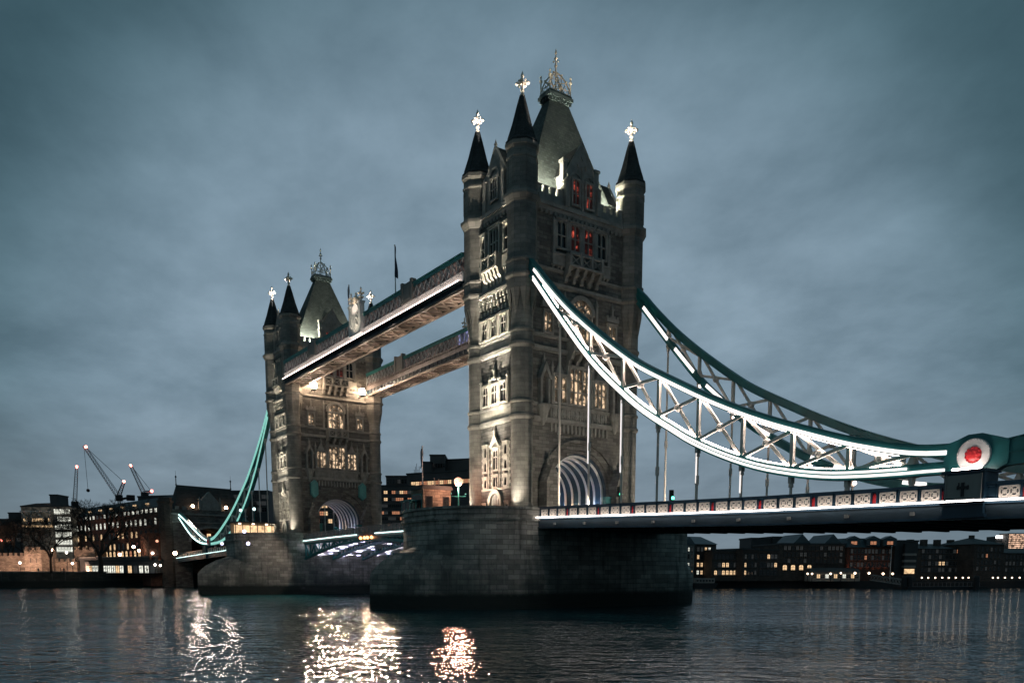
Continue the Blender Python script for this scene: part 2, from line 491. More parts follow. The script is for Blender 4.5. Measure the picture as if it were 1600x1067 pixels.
mb = MB(); mb.poly([(92.2, -200, -3), (92.2, -60, -3), (150, -45, -3), (400, 60, -3), (400, -200, -3)], (0, 0, 5.9))
structure('south_bank_pavement', mb, 'ground', 'paved riverside walk on the near bank')


def wall_thing(name, label, cat, pts, z0, z1, w, mat, coping=None):
    t = thing(name, label, cat, (*pts[0], 0))
    o = (pts[0][0], pts[0][1], 0)
    mb = MB(o); mb.sweep([(x, y, (z0 + z1) / 2) for x, y in pts], w, z1 - z0); mb.build('wall', mat, t)
    if coping:
        mb = MB(o); mb.sweep([(x, y, z1 + 0.15) for x, y in pts], w + 0.4, 0.3); mb.build('coping', coping, t)
    return t


M['river_wall'] = stone('river_wall', (0.085, 0.08, 0.07), 1.6, 0.55, 0.03, 0.3, 0.8, algae=True)
wall_thing('river_wall', 'long dark stone river wall below the castle, left of the bridge', 'wall', [(-192.4, -900), (-192.4, -15.5)], -3, 4.6, 1.4, 'river_wall', 'trim')
wall_thing('river_wall', 'dark river wall hidden in the shade behind the two piers', 'wall', [(-192.4, 15.5), (-192.4, 24), (-149.5, 61.5), (-95, 108.5)], -3, 4.6, 1.4, 'river_wall', 'trim')
wall_thing('timber_quay', 'dark timber faced quay below the riverside warehouses', 'wall', [(-80, 108.5), (-52, 150), (-8, 214), (60, 299), (300, 519), (800, 899)], -3, 2.0, 3.0, 'black')
# wharf floor in front of the warehouses
mb = MB(); mb.poly([(-95, 109.5, -2), (-80, 110, -2), (-51.5, 152, -2), (-7, 216, -2), (-40, 206, -2), (-80, 146, -2)], (0, 0, 3.9))
structure('wharf_pavement', mb, 'concrete', 'paved wharf in front of the riverside warehouses')

# ================================================================== bridge constants
D = 82.3                 # tower centre to tower centre
TA, TB = 5.12, 9.29      # turret centres from tower centre along / across the bridge
XW, YW = 5.62, 9.85      # wall planes
ZB = 11.7                # pier floor


# ------------------------------------------------------------------ piers
def outline(hw, y0, y1, e, n=14):
    """half end of a pier from (hw, y0) round the nose (0, y1) to (-hw, y0)"""
    pts = []
    for i in range(n + 1):
        a = PI * i / n
        c, s = math.cos(a), math.sin(a)
        pts.append((hw * math.copysign(abs(c) ** (2 / e), c), y0 + (y1 - y0) * abs(s) ** (2 / e)))
    return pts


def full_outline(hw, y0, yn, e, n=14):
    a = outline(hw, -y0, -yn, e, n)
    b = [(-x, -y) for x, y in a]
    return a[::-1] + b[::-1] if False else a + b


def make_pier(label, X):
    t = thing('bridge_pier', label, 'pier', (X, 0, 0), 0, 'stone piers of the bridge')

    def ring_solid(mb, layers):
        n = len(layers[0][0]); vs = []
        for pts, z in layers: vs += [(x, y, z) for x, y in pts]
        fs = [tuple(range(n)), tuple(range((len(layers) - 1) * n, len(layers) * n))]
        for k in range(len(layers) - 1):
            fs += [(k * n + i, k * n + (i + 1) % n, (k + 1) * n + (i + 1) % n, (k + 1) * n + i) for i in range(n)]
        mb.add(vs, fs)
    up = full_outline(10.65, 10.6, 22.3, 2.5)
    mb = MB(); ring_solid(mb, [(up, -2), (up, ZB)]); mb.build('body', 'pier_stone', t)
    up2 = full_outline(10.75, 10.6, 22.4, 2.5); up3 = full_outline(10.95, 10.6, 22.6, 2.5); inn = full_outline(10.2, 10.4, 21.8, 2.5)
    mb = MB()
    n = len(up)
    for o_, i_, z0, z1 in ((up3, inn, 12.35, 12.68), (up2, inn, ZB + 0.004, 12.35), (up3, up, 11.0, 11.35)):
        vs = [(x, y, z0) for x, y in o_] + [(x, y, z1) for x, y in o_] + [(x, y, z1) for x, y in i_] + [(x, y, z0) for x, y in i_]
        fs = []
        for i in range(n):
            j = (i + 1) % n
            for k in range(4):
                fs.append((k * n + i, k * n + j, ((k + 1) % 4) * n + j, ((k + 1) % 4) * n + i))
        mb.add(vs, fs)
    mb.build('parapet', 'pier_stone', t)

    def cut(hw, yn, y0=12.6, n=7):
        a = []
        for i in range(n + 1):
            f = i / n
            a.append((hw * (1 - f ** 1.75), -(y0 + (yn - y0) * f)))
        b = [(-x, y) for x, y in a[-2::-1]]
        c = a + b
        return c + [(-x, -y) for x, y in c]
    mb = MB()
    ring_solid(mb, [(cut(11.0, 29.2), -2), (cut(10.95, 29.0), 4.3), (cut(10.9, 28.6), 4.9), (cut(10.8, 27.3), 6.0), (cut(10.72, 25.2), 7.1), (cut(10.66, 22.8), 7.8)])
    mb.build('cutwater', 'pier_stone', t)
    # drain holes under the coping
    for yy in (-13, -17):
        for s in (1, -1):
            pass
    return t


near_pier = make_pier('nearer big stone bridge pier with pointed cutwater, standing in dark water', 0)
far_pier = make_pier('farther stone bridge pier, lit warm on its side, beyond the opening span', -D)

# ------------------------------------------------------------------ towers
TOFF = (0, 0, ZB)


def F_s(a, b, c): return (XW + c, a, b)
def F_n(a, b, c): return (-XW - c, -a, b)
def F_w(a, b, c): return (a, -YW - c, b)
def F_e(a, b, c): return (-a, YW + c, b)


def window(F, parent, a, b, w, h, n=2, pane='pane', frame='portland', d=0.32, s=0.26, trans=(0.6,), arch=True, head=True, z0=0.0):
    """tracery window: stone surround, mullions, transom; a = centre, b = sill height"""
    off = TOFF
    mb = MB(off); a0, a1, b1 = a - w / 2, a + w / 2, b + h
    mb.fbox(F, a0 - s, a0, b - s, b1 + s, z0, z0 + d); mb.fbox(F, a1, a1 + s, b - s, b1 + s, z0, z0 + d)
    mb.fbox(F, a0, a1, b1, b1 + s, z0, z0 + d); mb.fbox(F, a0, a1, b - s, b, z0, z0 + d + 0.05)
    if head: mb.fbox(F, a0 - s - 0.08, a1 + s + 0.08, b1 + s, b1 + s + 0.14, z0, z0 + d + 0.12)
    lw = w / n; mw = 0.15 if w > 1 else 0.1
    for i in range(1, n): mb.fbox(F, a0 + i * lw - mw / 2, a0 + i * lw + mw / 2, b, b1, z0, z0 + d * 0.7)
    for tr in trans: mb.fbox(F, a0, a1, b + h * tr - 0.07, b + h * tr + 0.07, z0, z0 + d * 0.66)
    if arch:
        for i in range(n):
            l, r = a0 + i * lw, a0 + (i + 1) * lw; m_ = (l + r) / 2; q = min(0.55, lw * 0.6)
            for tops in ([b1] if not trans else [b1]):
                mb.fpoly(F, [(l, tops), (l, tops - q), (l + lw * 0.14, tops - q * 0.45), (m_, tops)], z0, z0 + d * 0.6)
                mb.fpoly(F, [(r, tops), (m_, tops), (r - lw * 0.14, tops - q * 0.45), (r, tops - q)], z0, z0 + d * 0.6)
    o = mb.build('window', frame, parent)
    mb = MB(off); mb.fbox(F, a0 - 0.02, a1 + 0.02, b - 0.02, b1 + 0.02, z0 + 0.006, z0 + 0.05)
    mb.build('pane', pane, o)
    return o


def arc(r0, r1, zc, a0=0, a1=PI, n=24, k=1.0):
    o = [(r1 * math.cos(a0 + (a1 - a0) * i / n), zc + k * r1 * math.sin(a0 + (a1 - a0) * i / n)) for i in range(n + 1)]
    i_ = [(r0 * math.cos(a0 + (a1 - a0) * i / n), zc + k * r0 * math.sin(a0 + (a1 - a0) * i / n)) for i in range(n + 1)]
    return o, i_


def arc_ring(mb, F, ca, r0, r1, zc, c0, c1, n=24, k=1.0):
    o, i_ = arc(r0, r1, zc, n=n, k=k)
    for j in range(n):
        mb.fpoly(F, [(ca + o[j][0], o[j][1]), (ca + o[j + 1][0], o[j + 1][1]), (ca + i_[j + 1][0], i_[j + 1][1]), (ca + i_[j][0], i_[j][1])], c0, c1)


def pinnacle(mb, F, a, b0, b1, w, c, spike=0.9):
    mb.fbox(F, a - w / 2, a + w / 2, b0, b1, c - 0.01, c + w)
    mb.fbox(F, a - w / 2 - 0.07, a + w / 2 + 0.07, b1, b1 + 0.12, c - 0.02, c + w + 0.07)
    p = [F(a - w / 2, b1 + 0.12, c), F(a + w / 2, b1 + 0.12, c), F(a + w / 2, b1 + 0.12, c + w), F(a - w / 2, b1 + 0.12, c + w), F(a, b1 + 0.12 + spike, c + w / 2)]
    mb.add(p, [(0, 1, 2, 3), (0, 1, 4), (1, 2, 4), (2, 3, 4), (3, 0, 4)])


def corbel(mb, F, a, w, b0, b1, c1):
    """scrolled bracket under a balcony, deepest at its top"""
    pr = [(0, b0), (c1 * 0.28, b0 + (b1 - b0) * 0.1), (c1 * 0.36, b0 + (b1 - b0) * 0.42), (c1 * 0.72, b0 + (b1 - b0) * 0.58), (c1 * 0.82, b0 + (b1 - b0) * 0.8), (c1, b1), (0, b1)]
    a_ = [Vector(F(a - w / 2, z, c)) for c, z in pr]
    mb.poly(a_, Vector(F(a + w / 2, 0, 0)) - Vector(F(a - w / 2, 0, 0)))


def balcony(F, parent, hw, b0, bf, b1, dep, nb, mat='portland'):
    mb = MB(TOFF)
    for i in range(nb): corbel(mb, F, -hw + 0.25 + i * (2 * hw - 0.5) / (nb - 1), 0.5, b0, bf - 0.012, dep * 0.92)
    mb.fbox(F, -hw, hw, bf, bf + 0.25, 0, dep + 0.1)
    mb.fbox(F, -hw, hw, b1 - 0.2, b1, dep - 0.28, dep + 0.05)
    for s in (-1, 1):
        mb.fbox(F, min(s * hw, s * (hw - 0.25)), max(s * hw, s * (hw - 0.25)), b1 - 0.2, b1, 0, dep - 0.3)
    n = max(2, round(hw / 0.9))
    for i in range(n + 1):
        x = -hw + 0.17 + i * (2 * hw - 0.34) / n
        mb.fbox(F, x - 0.17, x + 0.17, bf + 0.25, b1 + 0.12, dep - 0.30, dep + 0.08)
        if i < n:
            x2 = x + (2 * hw - 0.34) / n
            for p, q in (((x + .17, bf + .3), (x2 - .17, b1 - .25)), ((x + .17, b1 - .25), (x2 - .17, bf + .3))):
                mb.bar(F(p[0], p[1], dep - 0.12), F(q[0], q[1], dep - 0.12), 0.13, 0.13, F(0, 0, 1) if False else (0, 0, 1))
    for s in (-1, 1):
        mb.fbox(F, min(s * hw, s * (hw - 0.1)), max(s * hw, s * (hw - 0.1)), bf + 0.25, b1 - 0.2, 0, dep - 0.32)
    return mb.build('balcony', mat, parent)


def niche(F, parent, a):
    mb = MB(TOFF)
    o = F(a, 0, 0.25)
    mb.lathe([(0.15, 23.9), (0.5, 24.6), (0.75, 25.6), (0.95, 26.1), (1.0, 26.5)], 10, (o[0], o[1], 0))
    for s in (-1, 1): mb.fbox(F, a + s * 0.62 - 0.16, a + s * 0.62 + 0.16, 26.5, 30.0, 0.05, 0.75)
    mb.fpoly(F, [(a - 1.0, 29.7), (a, 31.9), (a + 1.0, 29.7), (a + 0.62, 29.7), (a, 30.9), (a - 0.62, 29.7)], 0.05, 0.95)
    pinnacle(mb, F, a, 31.6, 32.2, 0.3, 0.2, 0.9)
    return mb.build('niche', 'trim', parent)


def make_cross():
    mb = MB()
    mb.lathe([(0.26, -0.15), (0.30, 0.15), (0.15, 0.35), (0.13, 0.75), (0.13, 2.2), (0.2, 2.4), (0.1, 2.6), (0.02, 2.85)], 10)
    mb.ball((0, 0, 0.62), 0.26, 10, 6); mb.ball((0, 0, 2.30), 0.22, 10, 6)
    for k in range(4):
        a = PI / 4 + PI / 2 * k
        p = Vector((math.cos(a), math.sin(a), 0))
        mb.bar((0, 0, 1.45), p * 0.62 + Vector((0, 0, 1.45)), 0.2, 0.26)
        mb.ball(p * 0.68 + Vector((0, 0, 1.45)), 0.23, 8, 6)
        mb.ball(p * 0.40 + Vector((0, 0, 1.80)), 0.15, 8, 5)
        mb.ball(p * 0.40 + Vector((0, 0, 1.12)), 0.15, 8, 5)
    return mb


def make_turret(parent, x, y):
    # stone shaft: round below, eight sided above, with string courses
    mb = MB(TOFF)
    r = 1.42
    mb.lathe([(r + 0.22, ZB), (r + 0.22, 12.7), (r + 0.1, 13.1), (r + 0.1, 13.45), (r, 13.7), (r, 24.3), (r + 0.16, 24.5), (r + 0.24, 24.62), (r + 0.24, 24.9), (r + 0.06, 25.1), (r + 0.06, 26.35), (r + 0.2, 26.5), (r + 0.2, 26.72), (r, 26.9),
              (r, 33.2), (r + 0.16, 33.45), (r + 0.24, 33.55), (r + 0.24, 33.85), (r + 0.06, 34.0), (r + 0.06, 35.1), (r + 0.2, 35.25), (r + 0.2, 35.5), (r, 35.65), (r, 40.3)], 28)
    q = 8; ro = 1.86 / math.cos(PI / q)
    rot = PI / 8
    # broaches from the round to the eight sides
    for k in range(q):
        a = rot + 2 * PI * k / q
        am, ap = a - PI / q, a + PI / q
        ri = 1.86
        P = [(ro * math.cos(a), ro * math.sin(a), 40.32), (ri * math.cos(am), ri * math.sin(am), 40.32), (ri * math.cos(ap), ri * math.sin(ap), 40.32),
             (1.3 * math.cos(a), 1.3 * math.sin(a), 40.32), (1.4 * math.cos(a), 1.4 * math.sin(a), 37.0)]
        mb.add(P, [(0, 1, 4), (0, 4, 2), (1, 3, 4), (2, 4, 3), (0, 2, 3, 1)])
    mb.lathe([(ro, 40.3), (ro, 41.5), (ro + 0.2, 41.7), (ro + 0.26, 41.8), (ro + 0.26, 42.05), (ro + 0.05, 42.2), (ro + 0.05, 43.4), (ro + 0.2, 43.6), (ro + 0.2, 43.8), (ro - 0.04, 44.0),
              (ro - 0.04, 50.5), (ro + 0.12, 50.7), (ro + 0.42, 51.25), (ro + 0.42, 51.6), (ro + 0.1, 51.8), (ro - 0.02, 52.0),
              (ro - 0.02, 55.6), (ro + 0.1, 55.75), (ro + 0.1, 55.95), (ro - 0.05, 56.1), (ro - 0.05, 56.7), (ro + 0.22, 57.1), (ro + 0.22, 57.5), (ro - 0.1, 57.6)], q, rot=rot)
    # raised panels on the upper stage
    for k in range(q):
        a = 2 * PI * k / q
        for da in (-0.2, 0.2):
            cx, cy = 1.86 * math.cos(a), 1.86 * math.sin(a)
            tx, ty = -math.sin(a), math.cos(a)
            ctr = Vector((cx + tx * da * 2.6, cy + ty * da * 2.6, 0))
            mb.bar(ctr + Vector((0, 0, 52.6)), ctr + Vector((0, 0, 55.4)), 0.18, 0.10, (math.cos(a), math.sin(a), 0))
    t = mb.build('turret', 'turret_stone', parent, (x, y, 0))
    mb = MB(TOFF)
    mb.lathe([(ro + 0.12, 57.6), (ro + 0.16, 57.75), (ro - 0.16, 58.1), (1.22, 60.0), (0.62, 62.2), (0.26, 63.4)], q, rot=rot)
    for k in range(q):
        a = rot + 2 * PI * k / q
        pts = [(rr * math.cos(a), rr * math.sin(a), zz) for rr, zz in ((ro - 0.14, 58.1), (1.24, 60.0), (0.64, 62.2), (0.28, 63.4))]
        for p, s in zip(pts, pts[1:]): mb.tube(p, s, 0.06, 0.06, 5)
    mb.build('spire', 'slate', t)
    make_cross().build('finial_cross', 'gold', t, (0, 0, 63.35 - ZB))
    return t


def wall_string(mb, z0, z1, out):
    """string course running round the four walls between the turrets"""
    for F, hw in ((F_s, 8.2), (F_n, 8.2), (F_w, 4.1), (F_e, 4.1)):
        mb.fbox(F, -hw, hw, z0, z1, 0.001, out)
        mb.fbox(F, -hw, hw, z0 - 0.14, z0 - 0.004, 0.001, out * 0.55)


def make_tower(label, X, lit):
    t = thing('bridge_tower', label, 'tower', (X, 0, ZB), 0, 'gothic bridge towers')
    # ---- walls, pierced by the road arch
    n = 24; rr, zc = 5.2, 15.5
    pts = [(-YW, ZB), (-rr, ZB)] + [(-rr * math.cos(PI * i / n), zc + rr * math.sin(PI * i / n)) for i in range(n + 1)] + [(rr, ZB), (YW, ZB), (YW, 52.0), (-YW, 52.0)]
    mb = MB(TOFF); mb.poly([(-XW, y, z) for y, z in pts], (2 * XW, 0, 0))
    mb.build('wall', 'granite', t)
    # ---- string courses
    mb = MB(TOFF)
    for z0, z1, o_ in ((24.5, 24.95, 0.34), (26.45, 26.75, 0.26), (33.45, 33.9, 0.34), (35.2, 35.5, 0.26), (41.7, 42.1, 0.34), (43.6, 43.85, 0.24), (50.7, 51.2, 0.28), (51.2, 51.7, 0.5)):
        wall_string(mb, z0, z1, o_)
    for F, hw in ((F_s, 7.4), (F_n, 7.4), (F_w, 3.2), (F_e, 3.2)):        # carved bosses along the parapet cornice
        k = int(hw / 0.75)
        for i in range(-k, k + 1): mb.fbox(F, i * 0.75 - 0.2, i * 0.75 + 0.2, 50.25, 50.65, 0.001, 0.3)
    mb.build('string_course', 'trim', t)
    # pale smooth bands between the paired courses
    for F, hw in ((F_w, 4.0), (F_e, 4.0)):
        for z0, z1 in ((24.98, 26.28), (33.93, 35.03), (42.13, 43.43)):
            mb = MB(TOFF); mb.fbox(F, -hw, hw, z0, z1, 0.001, 0.1); mb.build('plain_band', 'portland', t)
    for sx in (-1, 1):
        for sy in (-1, 1): make_turret(t, sx * TA, sy * TB)
    # ---- road arch: mouldings, lining and ribs
    for F in (F_s, F_n):
        mb = MB(TOFF)
        for r0, r1, c in ((5.2, 5.65, 0.12), (5.65, 6.2, 0.3), (6.2, 6.6, 0.22), (6.6, 7.0, 0.5)):
            arc_ring(mb, F, 0, r0, r1 - 0.006, 15.5, 0.002, c)
        for s in (-1, 1):
            x0, x1 = sorted((s * 5.2, s * 6.95))
            mb.fbox(F, x0, x1, ZB, 15.0, 0.002, 0.5); mb.fbox(F, x0 - 0.1, x1 + 0.1, 15.0, 15.45, 0.002, 0.72)
        mb.build('archway', 'granite', t)
    mb = MB(TOFF)
    o_, i_ = arc(5.08, 5.19, 15.5)
    for j in range(24):
        mb.poly([(-XW + 0.1, *o_[j]), (-XW + 0.1, *o_[j + 1]), (-XW + 0.1, *i_[j + 1]), (-XW + 0.1, *i_[j])], (2 * XW - 0.2, 0, 0))
    for s in (-1, 1):
        y0, y1 = sorted((s * 5.08, s * 5.19)); mb.box(-XW + 0.1, XW - 0.1, y0, y1, ZB, 15.5)
    mb.build('arch_lining', 'navy', t)
    for k in range(7):
        x = -4.9 + k * 1.63
        mb = MB(TOFF)
        o_, i_ = arc(4.74, 5.06, 15.5)
        for j in range(24): mb.poly([(x, *o_[j]), (x, *o_[j + 1]), (x, *i_[j + 1]), (x, *i_[j])], (0.15, 0, 0))
        for s in (-1, 1):
            y0, y1 = sorted((s * 4.74, s * 5.06)); mb.box(x, x + 0.15, y0, y1, ZB + 1.6, 15.5)
        mb.build('arch_rib', 'white_paint', t)
    mb = MB(TOFF)
    for s in (-1, 1):
        y0, y1 = sorted((s * 4.2, s * 5.06)); mb.box(-XW, XW, y0, y1, ZB + 0.002, ZB + 1.6)
    mb.build('footway_wall', 'teal', t)
    for F in (F_s, F_n):
        for s in (-1, 1):
            mb = MB(TOFF); a = s * 6.15
            mb.fbox(F, a - 0.95, a + 0.95, ZB, 16.4, 0.52, 2.1); mb.fbox(F, a - 1.05, a + 1.05, 13.6, 13.95, 0.52, 2.25)
            mb.fpoly(F, [(a - 1.15, 16.4), (a, 19.0), (a + 1.15, 16.4)], 0.52, 2.3)
            mb.fpoly(F, [(a - 0.5, 14.4), (a + 0.5, 14.4), (a + 0.5, 15.7), (a, 16.3), (a - 0.5, 15.7)], 2.1, 2.2)
            pinnacle(mb, F, a, 18.7, 19.3, 0.35, 1.2, 0.7)
            mb.build('gateway_pier', 'granite', t)
    mb = MB(TOFF)
    for F in (F_s, F_n):
        for s in (-1, 1):
            a = s * 4.6
            mb.fbox(F, a - 0.45, a + 0.45, ZB, 14.9, 0.5, 1.1); mb.fbox(F, a - 0.52, a + 0.52, 14.9, 15.1, 0.5, 1.2)
    mb.build('footway_door', 'teal', t)
    # ---- road faces
    for F, near in ((F_s, True), (F_n, False)):
        pl = 'pane_lit' if lit and near else 'pane'
        mb = MB(TOFF)                                   # blind tracery band
        mb.fbox(F, -5.0, 5.0, 24.98, 26.28, 0.002, 0.1)
        for i in range(13):
            a = -4.6 + i * 9.2 / 12
            mb.fbox(F, a - 0.09, a + 0.09, 25.02, 26.25, 0.1, 0.24)
            if i < 12:
                c = a + 9.2 / 24
                mb.fpoly(F, [(c, 26.2), (c - 0.3, 25.65), (c, 25.1), (c + 0.3, 25.65)], 0.1, 0.2)
        for i in range(15): mb.fbox(F, -4.9 + i * 0.7 - 0.14, -4.9 + i * 0.7 + 0.14, 23.2, 24.3, 0.002, 0.24)
        mb.build('tracery_band', 'trim', t)
        window(F, t, 0, 27.1, 3.7, 4.6, 5, pl, trans=(0.35, 0.68), frame='trim', d=0.4)
        for s in (-1, 1):
            window(F, t, s * 3.55, 27.1, 2.0, 3.3, 3, pl, trans=(0.5,), frame='trim', d=0.4)
            niche(F, t, s * 6.35)
        for a, top in ((-2.2, 32.6), (2.2, 32.6), (-4.85, 31.4), (4.85, 31.4)):
            mb = MB(TOFF); pinnacle(mb, F, a, 26.8, top, 0.34, 0.02, 1.1); mb.build('pinnacle', 'trim', t)
        for s in (-1, 1):
            mb = MB(TOFF); mb.fpoly(F, [(s * 3.55 - 0.7, 30.9), (s * 3.55, 32.5), (s * 3.55 + 0.7, 30.9)], 0.01, 0.2)
            pinnacle(mb, F, s * 3.55, 32.0, 32.7, 0.26, 0.05, 0.7)
            mb.build('window_hood', 'trim', t)
        balcony(F, t, 2.3, 31.9, 33.5, 35.0, 1.6, 4, 'trim')
        # third stage
        window(F, t, 0, 35.6, 3.4, 3.2, 4, pl, trans=(0.5,), frame='trim', d=0.4, head=False)
        mb = MB(TOFF); arc_ring(mb, F, 0, 1.72, 2.3, 38.9, 0.002, 0.5, 16, 1.0)
        arc_ring(mb, F, 0, 0.7, 0.95, 38.95, 0.002, 0.3, 10, 1.0)
        for k in range(5):
            a = PI * (k + 1) / 6; mb.bar(F(0.9 * math.cos(a), 38.95 + 0.9 * math.sin(a), 0.15), F(1.75 * math.cos(a), 38.95 + 1.75 * math.sin(a), 0.15), 0.14, 0.14)
        for s in (-1, 1): pinnacle(mb, F, s * 2.75, 35.5, 40.3, 0.34, 0.02, 1.0)
        mb.build('window_arch', 'trim', t)
        mb = MB(TOFF); o_, i_ = arc(0.01, 1.70, 39.06, n=14)
        mb.fpoly(F, o_, 0.006, 0.05); mb.build('arch_pane', pl, t)
        for s in (-1, 1):
            window(F, t, s * 5.6, 35.8, 1.25, 2.4, 2, pl, trans=(0.5,), frame='trim', d=0.36)
            mb = MB(TOFF); a = s * 5.6
            mb.fbox(F, a - 1.1, a + 1.1, 38.75, 39.3, 0.002, 0.45)
            for q in (-0.9, -0.3, 0.3, 0.9): mb.fbox(F, a + q - 0.16, a + q + 0.16, 39.3, 39.6, 0.002, 0.4)
            pinnacle(mb, F, a, 39.3, 40.4, 0.34, 0.02, 0.9)
            mb.build('window_hood', 'trim', t)
        # fourth stage
        for i, a in enumerate((-3.45, -1.15, 1.15, 3.45)):
            window(F, t, a, 46.6, 1.5, 3.2, 2, ('pane_red' if lit and near and i in (1, 2) else 'pane'), trans=(0.48,), frame='trim', d=0.36)
        mb = MB(TOFF)
        for a in (-4.75, -2.3, 0, 2.3, 4.75): pinnacle(mb, F, a, 45.2, 49.6, 0.4, 0.02, 0.5)
        for s in (-1, 1):
            x0, x1 = sorted((s * 3.0, s * 5.0))
            mb.fbox(F, x0, x1, 44.3, 45.6, 0.002, 0.4); mb.fbox(F, x0, x1, 45.6, 45.8, 0.002, 0.55)
            for q in (0.3, 1.0, 1.7): corbel(mb, F, x0 + q, 0.3, 43.9, 44.28, 0.4)
        mb.build('buttress_strip', 'trim', t)
        balcony(F, t, 2.9, 42.4, 44.2, 45.9, 1.35, 5, 'trim')
        # gable over the parapet
        g = MB(TOFF)
        g.fpoly(F, [(-2.45, 51.72), (-2.45, 56.2), (0, 59.8), (2.45, 56.2), (2.45, 51.72)], -3.4, 0.12)
        for s in (-1, 1):
            g.bar(F(s * 2.65, 55.95, -0.05), F(0, 60.15, -0.05), 0.42, 0.3)
            pinnacle(g, F, s * 2.72, 51.75, 55.0, 0.56, 0.0, 0.4)
            g.fbox(F, s * 2.72 - 0.34, s * 2.72 + 0.34, 55.2, 57.4, -0.75, -0.05); g.fbox(F, s * 2.72 - 0.46, s * 2.72 + 0.46, 57.4, 57.75, -0.87, 0.07)
            g.fbox(F, s * 2.72 - 0.5, s * 2.72 + 0.5, 51.75, 54.0, -2.6, -0.1)
        for a, b in ((0, 58.5), (-0.65, 57.4), (0.65, 57.4), (0, 57.0), (-1.5, 56.2), (1.5, 56.2)):      # carved lozenges
            g.fpoly(F, [(a, b + 0.42), (a - 0.26, b), (a, b - 0.42), (a + 0.26, b)], 0.12, 0.27)
        arc_ring(g, F, -1.15, 0.86, 1.0, 55.2, 0.12, 0.3, 10, 1.2); arc_ring(g, F, 1.15, 0.86, 1.0, 55.2, 0.12, 0.3, 10, 1.2)
        g.fbox(F, -0.14, 0.14, 51.75, 56.6, 0.12, 0.34)
        for q in (-1, 0, 1): pinnacle(g, F, 0, 60.0, 60.3, 0.2, -0.15, 0.4) if q == 0 else None
        go = g.build('gable', 'trim', t)
        for s in (-1, 1): window(F, go, s * 1.15, 52.4, 1.05, 3.0, 2, ('pane_red' if lit and near else 'pane'), trans=(0.45,), frame='trim', d=0.3, z0=0.125, head=False)
        mb = MB(TOFF)
        for s in (-1, 1):
            mb.poly([F(s * 2.6, 56.05, -0.3), F(0, 60.02, -0.3), F(0, 60.22, -0.3), F(s * 2.8, 56.15, -0.3)], Vector(F(0, 0, -3.6)) - Vector(F(0, 0, 0)))
        mb.build('gable_roof', 'slate', t)
    # ---- river faces
    for F in (F_w, F_e):
        mb = MB(TOFF)
        arc_ring(mb, F, 0, 1.15, 1.65, 14.0, 0.002, 0.4, 12, 1.15)
        for s in (-1, 1):
            x0, x1 = sorted((s * 1.15, s * 1.65)); mb.fbox(F, x0, x1, ZB, 14.0, 0.002, 0.4)
        mb.fbox(F, -3.4, 3.4, 15.75, 16.0, 0.002, 0.26)
        mb.build('door_arch', 'portland', t)
        mb = MB(TOFF)
        mb.fpoly(F, [(-1.13, ZB), (1.13, ZB), (1.13, 14.0), (0.8, 14.95), (0, 15.3), (-0.8, 14.95), (-1.13, 14.0)], 0.004, 0.06)
        for a in (-0.55, 0, 0.55): mb.fbox(F, a - 0.05, a + 0.05, 13.2, 15.0, 0.06, 0.12)
        mb.build('door', 'trim', t)
        # pale dressings of the staircase windows
        for a, hw in ((-2.45, 0.75), (2.45, 0.75), (0.0, 0.95)):
            mb = MB(TOFF)
            for k in range(15):
                z = 16.02 + k * 0.42
                e_ = 0.18 if k % 2 else 0.0
                if a != 0 and z > 21.6: continue
                for s in (-1, 1):
                    x0, x1 = sorted((a + s * (hw - 0.28), a + s * (hw + e_))); mb.fbox(F, x0, x1, z, z + 0.39, 0.002, 0.13)
            if a:
                mb.fbox(F, a - hw + 0.28, a + hw - 0.28, 15.98, 16.04, 0.002, 0.12); mb.build('dressing', 'portland', t)
            else: mb.fbox(F, -0.67, 0.67, 21.2, 22.2, 0.002, 0.12)
        mb.fpoly(F, [(-1.2, 21.5), (0, 23.2), (1.2, 21.5), (0.8, 21.5), (0, 22.6), (-0.8, 21.5)], 0.14, 0.42)
        pinnacle(mb, F, 0, 22.8, 23.5, 0.3, 0.1, 0.7)
        mb.build('dressing', 'portland', t)
        for b, h in ((16.2, 1.3), (18.5, 2.6)):
            window(F, t, 0, b, 1.1, h, 2, 'pane', trans=((0.62,) if h > 2 else ()), d=0.26, s=0.2, z0=0.005)
        for a in (-2.45, 2.45):
            for b, h in ((16.2, 1.1), (18.4, 1.2), (20.3, 1.3)): window(F, t, a, b, 0.6, h, 1, 'pane', trans=(), d=0.26, s=0.26, z0=0.005)
        # small windows beside the door
        for a in (-2.7, 2.7): window(F, t, a, 12.6, 0.55, 1.2, 1, 'pane', trans=(), d=0.24, s=0.22)
        # second stage
        mb = MB(TOFF); mb.fbox(F, -3.3, 3.3, 26.8, 30.2, 0.002, 0.16)
        for a in (-3.15, -1.1, 1.1, 3.15): pinnacle(mb, F, a, 26.8, 30.2, 0.3, 0.16, 0.7)
        pinnacle(mb, F, 0, 30.4, 31.4, 0.34, 0.1, 0.9); mb.fbox(F, -0.4, 0.4, 30.2, 30.5, 0.1, 0.55)
        mb.build('window_bay', 'portland', t)
        for a, w, nn in ((-2.12, 1.2, 2), (0, 1.3, 2), (2.12, 1.2, 2)): window(F, t, a, 27.1, w, 2.5, nn, 'pane', d=0.28, s=0.18, z0=0.165, head=False)
        # third stage
        mb = MB(TOFF); mb.fbox(F, -3.5, 3.5, 35.55, 38.3, 0.002, 0.16)
        for a in (-3.35, -1.15, 1.15, 3.35): mb.fbox(F, a - 0.25, a + 0.25, 35.55, 38.3, 0.16, 0.45)
